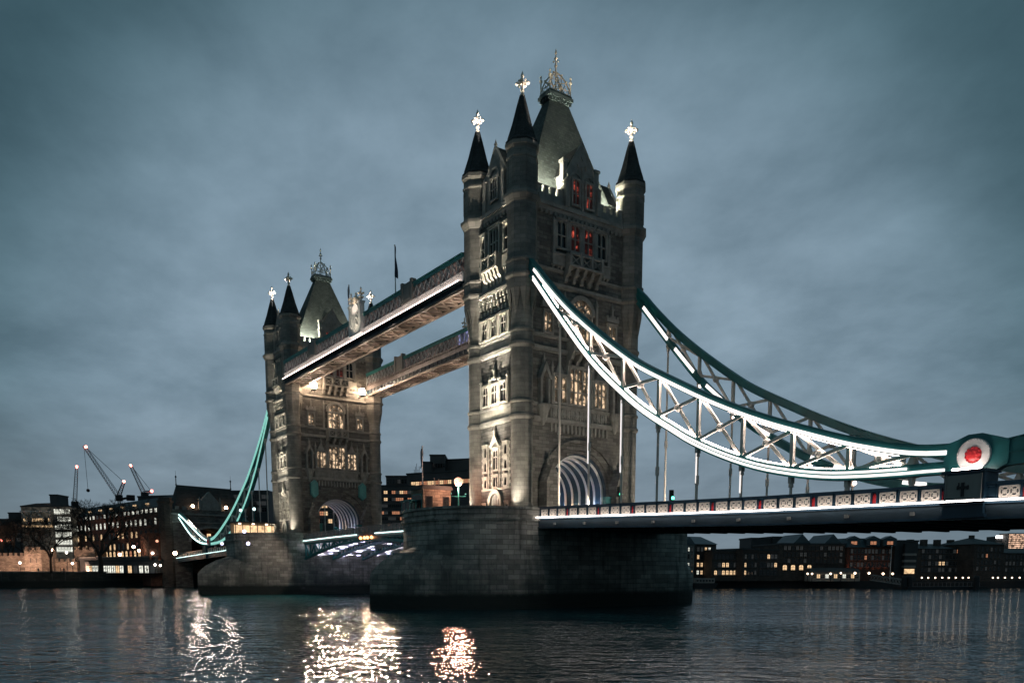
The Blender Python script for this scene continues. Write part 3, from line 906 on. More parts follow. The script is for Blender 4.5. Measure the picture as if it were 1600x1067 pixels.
        for r_ in range(3):
            nb = 9
            for i in range(nb):
                a = -3.3 + i * 6.6 / (nb - 1)
                mb.fbox(F, a - 0.2, a + 0.2, 38.9 + r_ * 0.75, 39.45 + r_ * 0.75, 0.002, 0.2 + r_ * 0.17)
        mb.fbox(F, -3.6, 3.6, 41.1, 41.5, 0.002, 0.62); mb.fbox(F, -3.6, 3.6, 38.4, 38.62, 0.002, 0.3)
        mb.build('machicolation', 'portland', t)
        for a in (-2.25, 0, 2.25): window(F, t, a, 35.75, 1.05, 2.2, 2, 'pane', d=0.28, s=0.18, z0=0.165)
        # fourth stage: balcony and tall window
        balcony(F, t, 1.9, 42.0, 43.95, 45.7, 1.2, 5, 'portland')
        window(F, t, 0, 45.9, 2.1, 3.4, 3, 'pane', trans=(0.5,), d=0.4, s=0.3, frame='portland')
        for a in (-2.7, 2.7): window(F, t, a, 45.9, 0.8, 3.2, 1, 'pane', trans=(0.5,), d=0.36, s=0.24, frame='portland')
        for s in (-1, 1):
            mb = MB(TOFF); mb.fbox(F, s * 2.7 - 0.75, s * 2.7 + 0.75, 43.9, 45.4, 0.002, 0.42)
            for q in (-0.45, 0, 0.45): corbel(mb, F, s * 2.7 + q, 0.25, 43.0, 43.88, 0.42)
            mb.build('side_bracket', 'portland', t)
        g = MB(TOFF)
        g.fpoly(F, [(-1.9, 51.72), (-1.9, 56.0), (0, 59.0), (1.9, 56.0), (1.9, 51.72)], -3.4, 0.12)
        for s in (-1, 1):
            g.bar(F(s * 2.15, 55.8, -0.05), F(0, 59.3, -0.05), 0.42, 0.3)
            pinnacle(g, F, s * 2.15, 51.75, 55.6, 0.6, -0.15, 0.8)
        arc_ring(g, F, 0, 0.95, 1.2, 55.3, 0.12, 0.34, 10, 1.3)
        pinnacle(g, F, 0, 59.1, 59.6, 0.24, -0.15, 0.6)
        go = g.build('gable', 'trim', t)
        window(F, go, 0, 52.9, 1.5, 2.5, 3, 'pane', trans=(0.5,), frame='trim', d=0.3, z0=0.125, head=False)
        mb = MB(TOFF)
        for s in (-1, 1):
            mb.poly([F(s * 2.1, 55.75, -0.3), F(0, 59.2, -0.3), F(0, 59.42, -0.3), F(s * 2.3, 55.85, -0.3)], Vector(F(0, 0, -5.4)) - Vector(F(0, 0, 0)))
        mb.build('gable_roof', 'slate', t)
    # ---- battlements
    for F, rng in ((F_s, ((3.0, 7.5), (-7.5, -3.0))), (F_n, ((3.0, 7.5), (-7.5, -3.0))), (F_w, ((2.3, 3.4), (-3.4, -2.3))), (F_e, ((2.3, 3.4), (-3.4, -2.3)))):
        for a0, a1 in rng:
            mb = MB(TOFF); mb.fbox(F, a0, a1, 51.7, 52.8, -0.45, 0.05)
            k = max(1, round((a1 - a0) / 1.25))
            for i in range(k):
                c = a0 + (i + 0.5) * (a1 - a0) / k
                mb.fbox(F, c - 0.34, c + 0.34, 52.8, 53.55, -0.45, 0.05); mb.fbox(F, c - 0.4, c + 0.4, 53.55, 53.7, -0.5, 0.12)
            mb.build('battlement', 'trim', t)
    # ---- main roof
    mb = MB(TOFF)
    lay = [(4.15, 7.9, 52.0), (3.85, 7.4, 53.5), (0.85, 1.6, 67.3)]
    vs = []
    for a, b, z in lay: vs += [(-a, -b, z), (a, -b, z), (a, b, z), (-a, b, z)]
    mb.add(vs, [(0, 1, 2, 3), (8, 9, 10, 11)] + [(4 * k + i, 4 * k + (i + 1) % 4, 4 * k + 4 + (i + 1) % 4, 4 * k + 4 + i) for k in range(2) for i in range(4)])
    roof = mb.build('roof', 'roof_slate', t)
    mb = MB(TOFF)
    mb.box(-1.0, 1.0, -1.75, 1.75, 67.3, 67.75); mb.box(-1.3, 1.3, -2.05, 2.05, 67.75, 68.15); mb.box(-1.15, 1.15, -1.9, 1.9, 68.15, 68.45)
    for i in range(6):
        y = -1.5 + i * 0.6
        for s in (-1, 1): mb.box(min(s * 1.0, s * 1.2), max(s * 1.0, s * 1.2), y - 0.12, y + 0.12, 67.35, 67.74)
    for i in range(4):
        x = -0.9 + i * 0.6
        for s in (-1, 1): mb.box(x - 0.12, x + 0.12, min(s * 1.75, s * 1.95), max(s * 1.75, s * 1.95), 67.35, 67.74)
    mb.build('roof_plate', 'lead', roof)
    mb = MB(TOFF)
    z0 = 68.45
    for x in (-1.0, 1.0):
        for y in (-1.75, 1.75):
            mb.lathe([(0.16, z0), (0.09, z0 + 0.3), (0.09, z0 + 1.5), (0.2, z0 + 1.6), (0.22, z0 + 1.8), (0.05, z0 + 2.05), (0.16, z0 + 2.25), (0.03, z0 + 2.5)], 8, (x, y, 0))
            q = [(x, y, z0 + 0.5), (x * 0.72, y * 0.72, z0 + 1.7), (x * 0.4, y * 0.4, z0 + 2.5), (0, 0, z0 + 3.1)]
            for a, b in zip(q, q[1:]): mb.tube(a, b, 0.10, 0.09, 6)
            mb.tube(q[1], (x * 0.72, -y * 0.2, z0 + 1.2), 0.06, 0.06, 5); mb.tube(q[1], (-x * 0.2, y * 0.72, z0 + 1.2), 0.06, 0.06, 5); mb.tube(q[2], (x * 0.5, 0, z0 + 1.5), 0.06, 0.06, 5); mb.tube((x * 0.5, 0, z0 + 1.5), (x, 0, z0 + 0.5), 0.07, 0.07, 5); mb.tube(q[2], (0, y * 0.5, z0 + 1.5), 0.06, 0.06, 5); mb.tube((0, y * 0.5, z0 + 1.5), (0, y, z0 + 0.5), 0.07, 0.07, 5)
            mb.ball((x * 0.72, y * 0.72, z0 + 1.85), 0.14, 8, 5); mb.ball((x * 0.4, y * 0.4, z0 + 2.65), 0.14, 8, 5)
    for (xa, ya), (xb, yb) in (((-1.0, -1.75), (1.0, -1.75)), ((1.0, -1.75), (1.0, 1.75)), ((1.0, 1.75), (-1.0, 1.75)), ((-1.0, 1.75), (-1.0, -1.75))):
        mb.bar((xa, ya, z0 + 0.62), (xb, yb, z0 + 0.62), 0.06); mb.bar((xa, ya, z0 + 0.15), (xb, yb, z0 + 0.15), 0.06)
        k = max(3, round(math.hypot(xa - xb, ya - yb) / 0.6))
        for i in range(k):
            f0, f1 = i / k, (i + 1) / k; fm = (f0 + f1) / 2
            p = [(xa + (xb - xa) * f, ya + (yb - ya) * f) for f in (f0, fm, f1)]
            mb.bar((*p[0], z0 + 0.2), (*p[1], z0 + 0.75), 0.045); mb.bar((*p[1], z0 + 0.75), (*p[2], z0 + 0.2), 0.045)
            mb.ball((*p[1], z0 + 0.82), 0.07, 6, 4)
    mb.lathe([(0.12, z0), (0.1, z0 + 3.6), (0.24, z0 + 3.8), (0.1, z0 + 4.0), (0.08, z0 + 4.5), (0.26, z0 + 4.7), (0.08, z0 + 4.95), (0.07, z0 + 5.2), (0.17, z0 + 5.35), (0.03, z0 + 5.9)], 8)
    for k in range(4):
        a = PI / 4 + k * PI / 2
        mb.ball((0.3 * math.cos(a), 0.3 * math.sin(a), z0 + 4.35), 0.13, 6, 4)
    mb.build('cresting', 'gold', roof)
    # ---- lights behind the battlements that wash the roof and the inner turret sides
    for sx in (-1, 1):
        for sy in (-1, 1):
            for yy, ee in ((6.6, 7800), (4.6, 6800)):
                lamp('SPOT', 'roof_light', t, (sx * 4.75, sy * yy, 52.5 - ZB), ee, (1.0, 0.94, 0.76), 0.25, (sx * 1.9, sy * yy * 0.8, 58 - ZB), 130, 1.0)
    for x, y, sx, sy in ((0, -10.95, 1, -1), (0, -10.95, -1, -1), (6.6, 3.2, 1, 1)):  # added spots without fittings, put there to brighten the gilded crosses
        lamp('SPOT', 'added_cross_light', t, (x, y, 51.95 - ZB), 80000, (1.0, 0.90, 0.85), 0.1, (sx * TA, sy * TB, 65.3 - ZB), 6.5, 0.5)
    if X == 0: lamp('SPOT', 'added_cross_light', t, (26, -8.6, 0.6), 900000, (1.0, 0.86, 0.76), 0.2, (TA, -TB, 65.2 - ZB), 2.2, 0.5)  # another added spot, hidden on the deck, for the camera side cross
    lamp('SPOT', 'added_cresting_light', t, (46, 1.0, -0.6), 110000, (1.0, 0.80, 0.60), 0.2, (0, 0, 72.0 - ZB), 3.4, 0.4)  # added spot out over the roadway, no fitting, brightens the cresting
    # ---- lights under the arch
    for sy, cc in ((1, (0.66, 0.72, 1.0)), (-1, (0.66, 0.72, 1.0))):
        for x in (-4.2, -0.9, 4.0):
            lamp('POINT', 'arch_light', t, (x, sy * 4.35, 2.0), 150 if x > -2 else 210, cc if x != -0.9 else (1.0, 0.62, 0.4), 0.12)
    return t


near_tower = make_tower('nearer tall gothic bridge tower, the chains hang from its side, roof floodlit', 0, True)
far_tower = make_tower('farther gothic bridge tower, smaller, with two bright lanterns on its face', -D, True)
# glazed teal coats of arms above the arch of the far tower
for s in (-1, 1):
    mb = MB(TOFF); a = s * 5.6
    mb.fpoly(F_s, [(a - 0.8, 21.2), (a - 0.8, 23.6), (a, 24.3), (a + 0.8, 23.6), (a + 0.8, 21.2), (a, 20.5)], 0.3, 1.1)
    mb.fpoly(F_s, [(a - 0.5, 21.5), (a - 0.5, 23.3), (a, 23.8), (a + 0.5, 23.3), (a + 0.5, 21.5), (a, 21.0)], 1.1, 1.25)
    mb.build('heraldic_shield', 'teal_pale', far_tower)


# ------------------------------------------------------------------ lanterns on the tower faces
def wall_lantern(label, x, y, z, glass, r, group):
    t = thing('wall_lantern', label, 'lantern', (x, y, z), 0, group)
    mb = MB(); mb.lathe([(r * 0.5, -r * 1.5), (r * 0.8, -r * 1.1), (r * 0.85, -r * 0.95)], 10)
    mb.bar((-2.05 if r > 0.5 else -1.85, 0, -r * 1.3), (0, 0, -r * 1.3), 0.14); mb.build('bracket', 'black', t)
    mb = MB(); mb.lathe([(r * 0.85, r * 0.98), (r * 0.5, r * 1.3), (0.05, r * 1.7)], 10); mb.build('cap', 'black', t)
    mb = MB(); mb.ball((0, 0, 0), r, 14, 10); mb.build('lamp_glass', glass, t, smooth=True)
    if r > 0.5: lamp('SPOT', 'lantern_beam', t, (r * 1.5, 0, -0.1), 150000, (1.0, 0.74, 0.54), 0.8, (30, -12, -22), 105, 0.5)
    return t


wall_lantern('brilliant lantern on the far tower just under the nearer walkway', -D + XW + 2.1, -5.6, 43.6, 'lantern_glass', 0.74, 'lanterns on the far tower')
wall_lantern('brilliant lantern on the far tower just under the rear walkway', -D + XW + 2.1, 5.5, 43.6, 'lantern_glass', 0.74, 'lanterns on the far tower')
M['lantern_soft'] = glowmat('lantern_soft', (1.0, 0.72, 0.48), 26.0)
wall_lantern('small glowing lantern on the balcony of the nearer tower', XW + 1.9, 2.1, 35.6, 'lantern_soft', 0.3, 'lanterns on the tower balcony')


# ------------------------------------------------------------------ floodlights on the piers
flood_no = 0


def floodlight(label, x, y, z, target, energy, color, angle, soft=0.25, blend=0.8):
    t = thing('floodlight', label, 'floodlight', (x, y, z), 0, 'floodlights on the piers')
    d = (Vector(target) - Vector((x, y, z))).normalized()
    mb = MB(); mb.box(-0.2, 0.2, -0.2, 0.2, 0, 0.1); mb.bar((0, 0, 0.1), (0, 0, 0.4), 0.1); mb.bar(Vector((0, 0, 0.45)) - d * 0.15, Vector((0, 0, 0.45)) + d * 0.12, 0.42, 0.34)
    mb.build('housing', 'black', t)
    mb = MB(); mb.bar(Vector((0, 0, 0.45)) + d * 0.125, Vector((0, 0, 0.45)) + d * 0.15, 0.36, 0.28); mb.build('glass', 'flood_glass', t)
    lamp('SPOT', 'beam', t, Vector((0, 0, 0.45)) + d * 0.3, energy, color, soft, Vector(target) - Vector((x, y, z)), angle, blend)
    return t


WARM, CREAM = (1.0, 0.80, 0.55), (1.0, 0.89, 0.73)
for X, nm in ((0, 'nearer'), (-D, 'farther')):
    kf = 1.0 if X == 0 else 0.5
    floodlight('black floodlight before the river door of the %s tower aimed low' % nm, X - 1.6, -14.6, ZB, (X, -YW, 19), 3400 * kf, CREAM, 84)
    floodlight('black floodlight before the river door of the %s tower aimed half way up' % nm, X, -14.6, ZB, (X, -YW, 29), 36000 * kf, CREAM, 32, 0.25, 0.9)
    floodlight('black floodlight before the river door of the %s tower aimed at its top storey' % nm, X + 1.6, -14.6, ZB, (X, -YW, 38.5), 125000 * kf, CREAM, 21, 0.25, 0.9)
    floodlight('added black fill floodlight at the river end of the %s pier washing the whole tower' % nm, X, -20.4, ZB, (X, -YW, 27), 9000 * kf, CREAM, 74, 0.4, 1.0)  # added frontal fill that softens hard shadows on the river face
    for sx, sy, wd in ((1, -1, 'camera side corner'), (-1, -1, 'upstream inner corner'), (1, 1, 'downstream corner')):
        x, y = X + sx * (TA + 1.2), sy * (TB + (2.9 if sy < 0 else 1.2))
        floodlight('floodlight at the foot of the %s tower, %s' % (nm, wd), x, y, ZB, (X + sx * TA, sy * TB, 22), (3400 if sy < 0 else 2400), CREAM, 84, 0.15, 1.0)


def onx(px, py, X):
    d = ray(px, py); t = (X - CAM.x) / d.x; p = CAM + d * t
    return p.x, p.y, p.z


def ony(px, py, Y):
    d = ray(px, py); t = (Y - CAM.y) / d.y; p = CAM + d * t
    return p.x, p.y, p.z


for sy in (-1, 1):  # added floods tucked behind the parapet to lift the road face
    floodlight('added small floodlight hidden on the side span deck aimed at the road face, ' + ('camera side' if sy < 0 else 'downstream side'), 19, sy * 9.7, 11.25, (XW, sy * 3, 23), 5200, (1.0, 0.86, 0.70), 110, 0.25, 1.0)
floodlight('added warm floodlight on the nearer pier aimed across at the farther pier', -8.6, -13.2, 12.7, (-D + 3, -21, 5), 46000, (1.0, 0.74, 0.60), 15, 0.3, 0.4)  # added source, its real position unknown, to warm the farther pier

# ================================================================== high level walkways
def crest_shape(mb, x, y, z, s=1):
    """ornate pedestal with a crowned coat of arms and two finials, facing -y"""
    def P(a, b, c): return (x + a, y - c * s, z + b)
    mb.fbox(P, -1.5, 1.5, -2.3, 1.2, -0.2, 0.35)
    mb.fpoly(P, [(-1.5, 1.2), (-1.1, 2.2), (-0.5, 2.7), (0.5, 2.7), (1.1, 2.2), (1.5, 1.2)], -0.15, 0.3)
    mb.fpoly(P, [(-0.8, -0.9), (-0.8, 0.9), (0.8, 0.9), (0.8, -0.9), (0, -1.8)], 0.35, 0.6)
    mb.fbox(P, -0.08, 0.08, -1.5, 0.8, 0.6, 0.68); mb.fbox(P, -0.7, 0.7, -0.2, 0.0, 0.6, 0.66)
    for q in (-1, 1):
        mb.fbox(P, q * 1.95 - 0.38, q * 1.95 + 0.38, -2.3, 2.5, -0.4, 0.4)
        mb.fbox(P, q * 1.95 - 0.5, q * 1.95 + 0.5, 2.5, 2.8, -0.5, 0.5)
        mb.ball(P(q * 1.05, 0.3, 0.45), 0.3, 8, 6); mb.ball(P(q * 1.0, -0.8, 0.45), 0.36, 8, 6)
        mb.ball(P(q * 1.15, 0.9, 0.42), 0.2, 8, 6)


def crest_finials(mb, x, y, z, s=1):
    def P(a, b, c): return (x + a, y - c * s, z + b)
    mb.lathe([(0.5, 2.7), (0.6, 3.1), (0.62, 3.5), (0.3, 4.0), (0.12, 4.2), (0.2, 4.4), (0.05, 4.7)], 10, P(0, 0, 0))
    for k in range(8):
        a = k * PI / 4; p = P(0, 3.6, 0); mb.ball((p[0] + 0.6 * math.cos(a), p[1] + 0.6 * math.sin(a), p[2]), 0.12, 6, 4)
    for q in (-1, 1):
        mb.lathe([(0.3, 2.8), (0.12, 3.1), (0.12, 4.6), (0.18, 4.75), (0.02, 5.1)], 8, P(q * 1.95, 0, 0))
        for zz, rr in ((3.4, 0.3), (4.05, 0.42)):
            for k in range(4):
                a = k * PI / 2 + PI / 4; p = P(q * 1.95, zz, 0); mb.ball((p[0] + rr * math.cos(a), p[1] + rr * math.sin(a), p[2]), 0.2, 6, 5)


def make_walkway(label, yc, lit, glass2):
    x0, x1 = -D + TA + 0.9, -TA - 0.9
    xm, hl = (x0 + x1) / 2, (x1 - x0) / 2
    ZW = 43.2
    t = thing('high_walkway', label, 'walkway', (xm, yc, ZW), 0, 'high level walkways')
    w = 1.9
    # soffit with its lattice of wind bracing
    mb = MB(); mb.box(-hl, hl, -w + 0.2, w - 0.2, 0.55, 0.75); mb.build('floor', 'soffit', t)
    mb = MB()
    for s in (-1, 1): mb.box(-hl, hl, s * (w - 0.25) - 0.2, s * (w - 0.25) + 0.2, 0.0, 0.28)
    n = 30
    for i in range(n):
        a, b = -hl + 2 * hl * i / n, -hl + 2 * hl * (i + 1) / n
        mb.bar((a, -w + 0.4, 0.2), (b, w - 0.4, 0.2), 0.16, 0.2); mb.bar((a, w - 0.4, 0.32), (b, -w + 0.4, 0.32), 0.16, 0.2)
        mb.bar((a, -w + 0.4, 0.42), (a, w - 0.4, 0.42), 0.2, 0.2)
    mb.build('soffit_bracing', 'soffit_bar', t)
    for s in (-1, 1):
        ys = s * w
        mb = MB(); mb.box(-hl, hl, min(ys, ys - s * 0.3), max(ys, ys - s * 0.3), 0.3, 1.15)
        for i in range(44):
            x = -hl + 0.8 + i * (2 * hl - 1.6) / 43; mb.box(x - 0.1, x + 0.1, min(ys, ys + s * 0.14), max(ys, ys + s * 0.14), 0.3, 1.1)
        mb.box(-hl, hl, min(ys, ys + s * 0.2), max(ys, ys + s * 0.2), 0.18, 0.296)
        mb.build('side_girder', 'girder', t)
        mb = MB(); mb.box(-hl, hl, min(ys, ys - s * 0.3), max(ys, ys - s * 0.3), 1.16, 2.3)
        mb.box(-hl, hl, min(ys, ys + s * 0.16), max(ys, ys + s * 0.16), 2.12, 2.3)
        for i in range(90):
            x = -hl + 0.4 + i * (2 * hl - 0.8) / 89; mb.box(x - 0.1, x + 0.1, min(ys, ys + s * 0.1), max(ys, ys + s * 0.1), 1.9, 2.12)
        mb.build('frieze', 'white_paint' if (lit and s == -1) else 'steel', t)
        if lit and s == -1:
            mb = MB(); mb.box(-hl + 0.3, hl - 0.3, ys - 0.62, ys - 0.44, 1.02, 1.12); mb.build('light_strip', 'led_walk', t)
            mb = MB(); mb.box(-hl, hl, ys - 0.66, ys, 0.86, 1.0); mb.build('ledge', 'girder', t)
        # lattice and glazing
        mb = MB()
        n = 48
        for i in range(n):
            a, b = -hl + 2 * hl * i / n, -hl + 2 * hl * (i + 1) / n
            for p, q in ((2.3, 4.15), (4.15, 2.3)): mb.bar((a, ys + s * 0.02, p), (b, ys + s * 0.02, q), 0.1, 0.13, (0, 1, 0))
            mb.box(a - 0.07, a + 0.07, min(ys, ys - s * 0.1), max(ys, ys - s * 0.1), 2.3, 4.15)
            mb.ball(((a + b) / 2, ys + s * 0.08, 3.22), 0.2, 6, 4)
        mb.build('lattice', 'lattice_paint', t)
        seg = [(-hl, 0.1 * hl, 'walk_glass'), (0.1 * hl, 0.75 * hl, glass2), (0.75 * hl, hl, 'walk_glass')]
        for a, b, g in seg:
            mb = MB(); mb.box(a, b - 0.01, min(ys - s * 0.2, ys - s * 0.14), max(ys - s * 0.2, ys - s * 0.14), 2.3, 4.15); mb.build('glazing', g, t)
        mb = MB(); mb.box(-hl, hl, min(ys - s * 0.2, ys + s * 0.1), max(ys - s * 0.2, ys + s * 0.1), 4.16, 4.62); mb.box(-hl, hl, min(ys - s * 0.2, ys + s * 0.25), max(ys - s * 0.2, ys + s * 0.25), 4.62, 4.75)
        mb.build('top_rail', 'teal', t)
        for xx in (-19.3, 19.3):
            mb = MB()
            mb.box(xx - 1.5, xx + 1.5, min(ys - s * 0.3, ys + s * 0.3), max(ys - s * 0.3, ys + s * 0.3), 2.31, 5.1)
            for q in (-1, 1): mb.box(xx + q * 1.5 - 0.28, xx + q * 1.5 + 0.28, min(ys - s * 0.4, ys + s * 0.42), max(ys - s * 0.4, ys + s * 0.42), 2.31, 5.4)
            mb.box(xx - 1.0, xx + 1.0, min(ys + s * 0.3, ys + s * 0.36), max(ys + s * 0.3, ys + s * 0.36), 2.7, 4.6)
            mb.build('panel_block', 'concrete_pale', t)
    mb = MB(); mb.poly([(-hl, -w - 0.1, 4.76), (-hl, w + 0.1, 4.76), (-hl, 0, 5.2)], (2 * hl, 0, 0)); mb.build('roof', 'lead', t)
    for k in range(7):  # added points with no fittings, hung below to brighten the soffit
        lamp('POINT', 'soffit_fill', t, (-hl + 5 + k * (2 * hl - 10) / 6, 0, -1.6), 240 if lit else 170, (1.0, 0.80, 0.66), 0.3)
    s = -1 if yc < 0 else 1
    mb = MB(); crest_shape(mb, 1.2, s * (w + 0.3), 3.9, -s); o = mb.build('heraldic_crest', 'white_paint', t)
    mb = MB(); crest_finials(mb, 1.2, s * (w + 0.3), 3.9, -s); mb.build('finial', 'gold', o)
    if lit:
        lamp('SPOT', 'crest_light', t, (3.5, -w - 4.2, 1.0), 700, (1.0, 0.86, 0.66), 0.2, (1.2, -w, 4.8), 60, 0.7)
        lamp('SPOT', 'finial_light', t, (1.2, -w - 5.0, 2.0), 2600, (1.0, 0.8, 0.66), 0.2, (1.2, -w, 8.3), 40, 0.7)
    return t


# crest_shape faces -y when s = 1
make_walkway('nearer high walkway with a bright lit ledge and crowned crest', -TB, True, 'walk_glass')
make_walkway('rear high walkway with violet lit windows, lower in view', TB, False, 'walk_glass_violet')


def flagpole(label, x, y, z0, z1, flag, s=1):
    t = thing('flagpole', label, 'flagpole', (x, y, z0), 0)
    mb = MB(); mb.tube((0, 0, 0), (0, 0, z1 - z0), 0.12, 0.06, 8); mb.ball((0, 0, z1 - z0), 0.14, 8, 5); mb.build('pole', 'white_paint', t)
    if flag:
        h = z1 - z0; n = 10; mb = MB(); vs = []
        for i in range(n + 1):
            f = i / n
            for j in range(4):
                g = j / 3
                vs.append((0.06 + s * g * (0.25 + 0.75 * f) * 0.8, 0.14 * math.sin(f * 5 + g * 4), h - 0.2 - flag * f * (1 + 0.12 * g)))
        mb.add(vs, [(i * 4 + j, i * 4 + j + 1, i * 4 + j + 5, i * 4 + j + 4) for i in range(n) for j in range(3)])
        o = mb.build('flag', 'flag', t)
        sm = o.modifiers.new('thick', 'SOLIDIFY'); sm.thickness = 0.03
    return t


flagpole('tall flagpole with drooping dark flag on top of the walkway', -29.7, -TB, 48.2, 56.6, 4.6)
flagpole('flagpole with dark flag on the walkway in front of the far tower roof', -47.6, -TB, 48.2, 55.4, 2.6, -1)

# ================================================================== suspension chains
TOPC = [(5.3, 44.6), (8.16, 42.0), (10.14, 39.94), (13.94, 36.35), (17.53, 33.37), (20.94, 30.8), (24.17, 28.5), (27.24, 26.5), (32.0, 23.95), (36.59, 21.6), (40.82, 19.65), (44.71, 18.05), (48.3, 16.75), (51.61, 15.6), (53.93, 14.9), (56.84, 14.15), (59.2, 13.75), (61.3, 13.6)]
BOTC = [(5.3, 44.0), (8.03, 41.02), (13.34, 35.07), (19.09, 28.97), (24.27, 24.6), (28.1, 21.8), (32.15, 19.4), (34.98, 17.8), (38.96, 16.0), (42.98, 14.55), (46.75, 13.6), (50.16, 13.0), (53.37, 12.72), (56.93, 12.58), (59.05, 12.55), (61.3, 12.5)]
STOP = [(63.6, 13.65), (66, 13.75), (72, 15.2), (80, 17.7), (88, 20.3), (97.2, 23.0)]
SBOT = [(63.6, 12.6), (66, 12.75), (72, 13.2), (80, 14.9), (88, 18.0), (97.2, 22.2)]


def interp(tab, x):
    for (a, za), (b, zb) in zip(tab, tab[1:]):
        if a <= x <= b: return za + (zb - za) * (x - a) / (b - a)
    return tab[0][1] if x < tab[0][0] else tab[-1][1]


def smooth(tab, k=3):
    """Catmull-Rom refinement of a table of (x, z)"""
    o = []
    for i in range(len(tab) - 1):
        p = [tab[max(i - 1, 0)], tab[i], tab[i + 1], tab[min(i + 2, len(tab) - 1)]]
        for j in range(k):
            t = j / k
            o.append(tuple(0.5 * (2 * p[1][m] + (p[2][m] - p[0][m]) * t + (2 * p[0][m] - 5 * p[1][m] + 4 * p[2][m] - p[3][m]) * t * t + (3 * p[1][m] - p[0][m] - 3 * p[2][m] + p[3][m]) * t ** 3) for m in (0, 1)))
    return o + [tab[-1]]


DECK = [(8, 11.5), (11.4, 11.43), (34, 10.6), (45.3, 10.22), (61.5, 9.87), (66, 9.75), (97.5, 9.0)]
PANELX = [13.0 + 5.62 * i for i in range(9)]


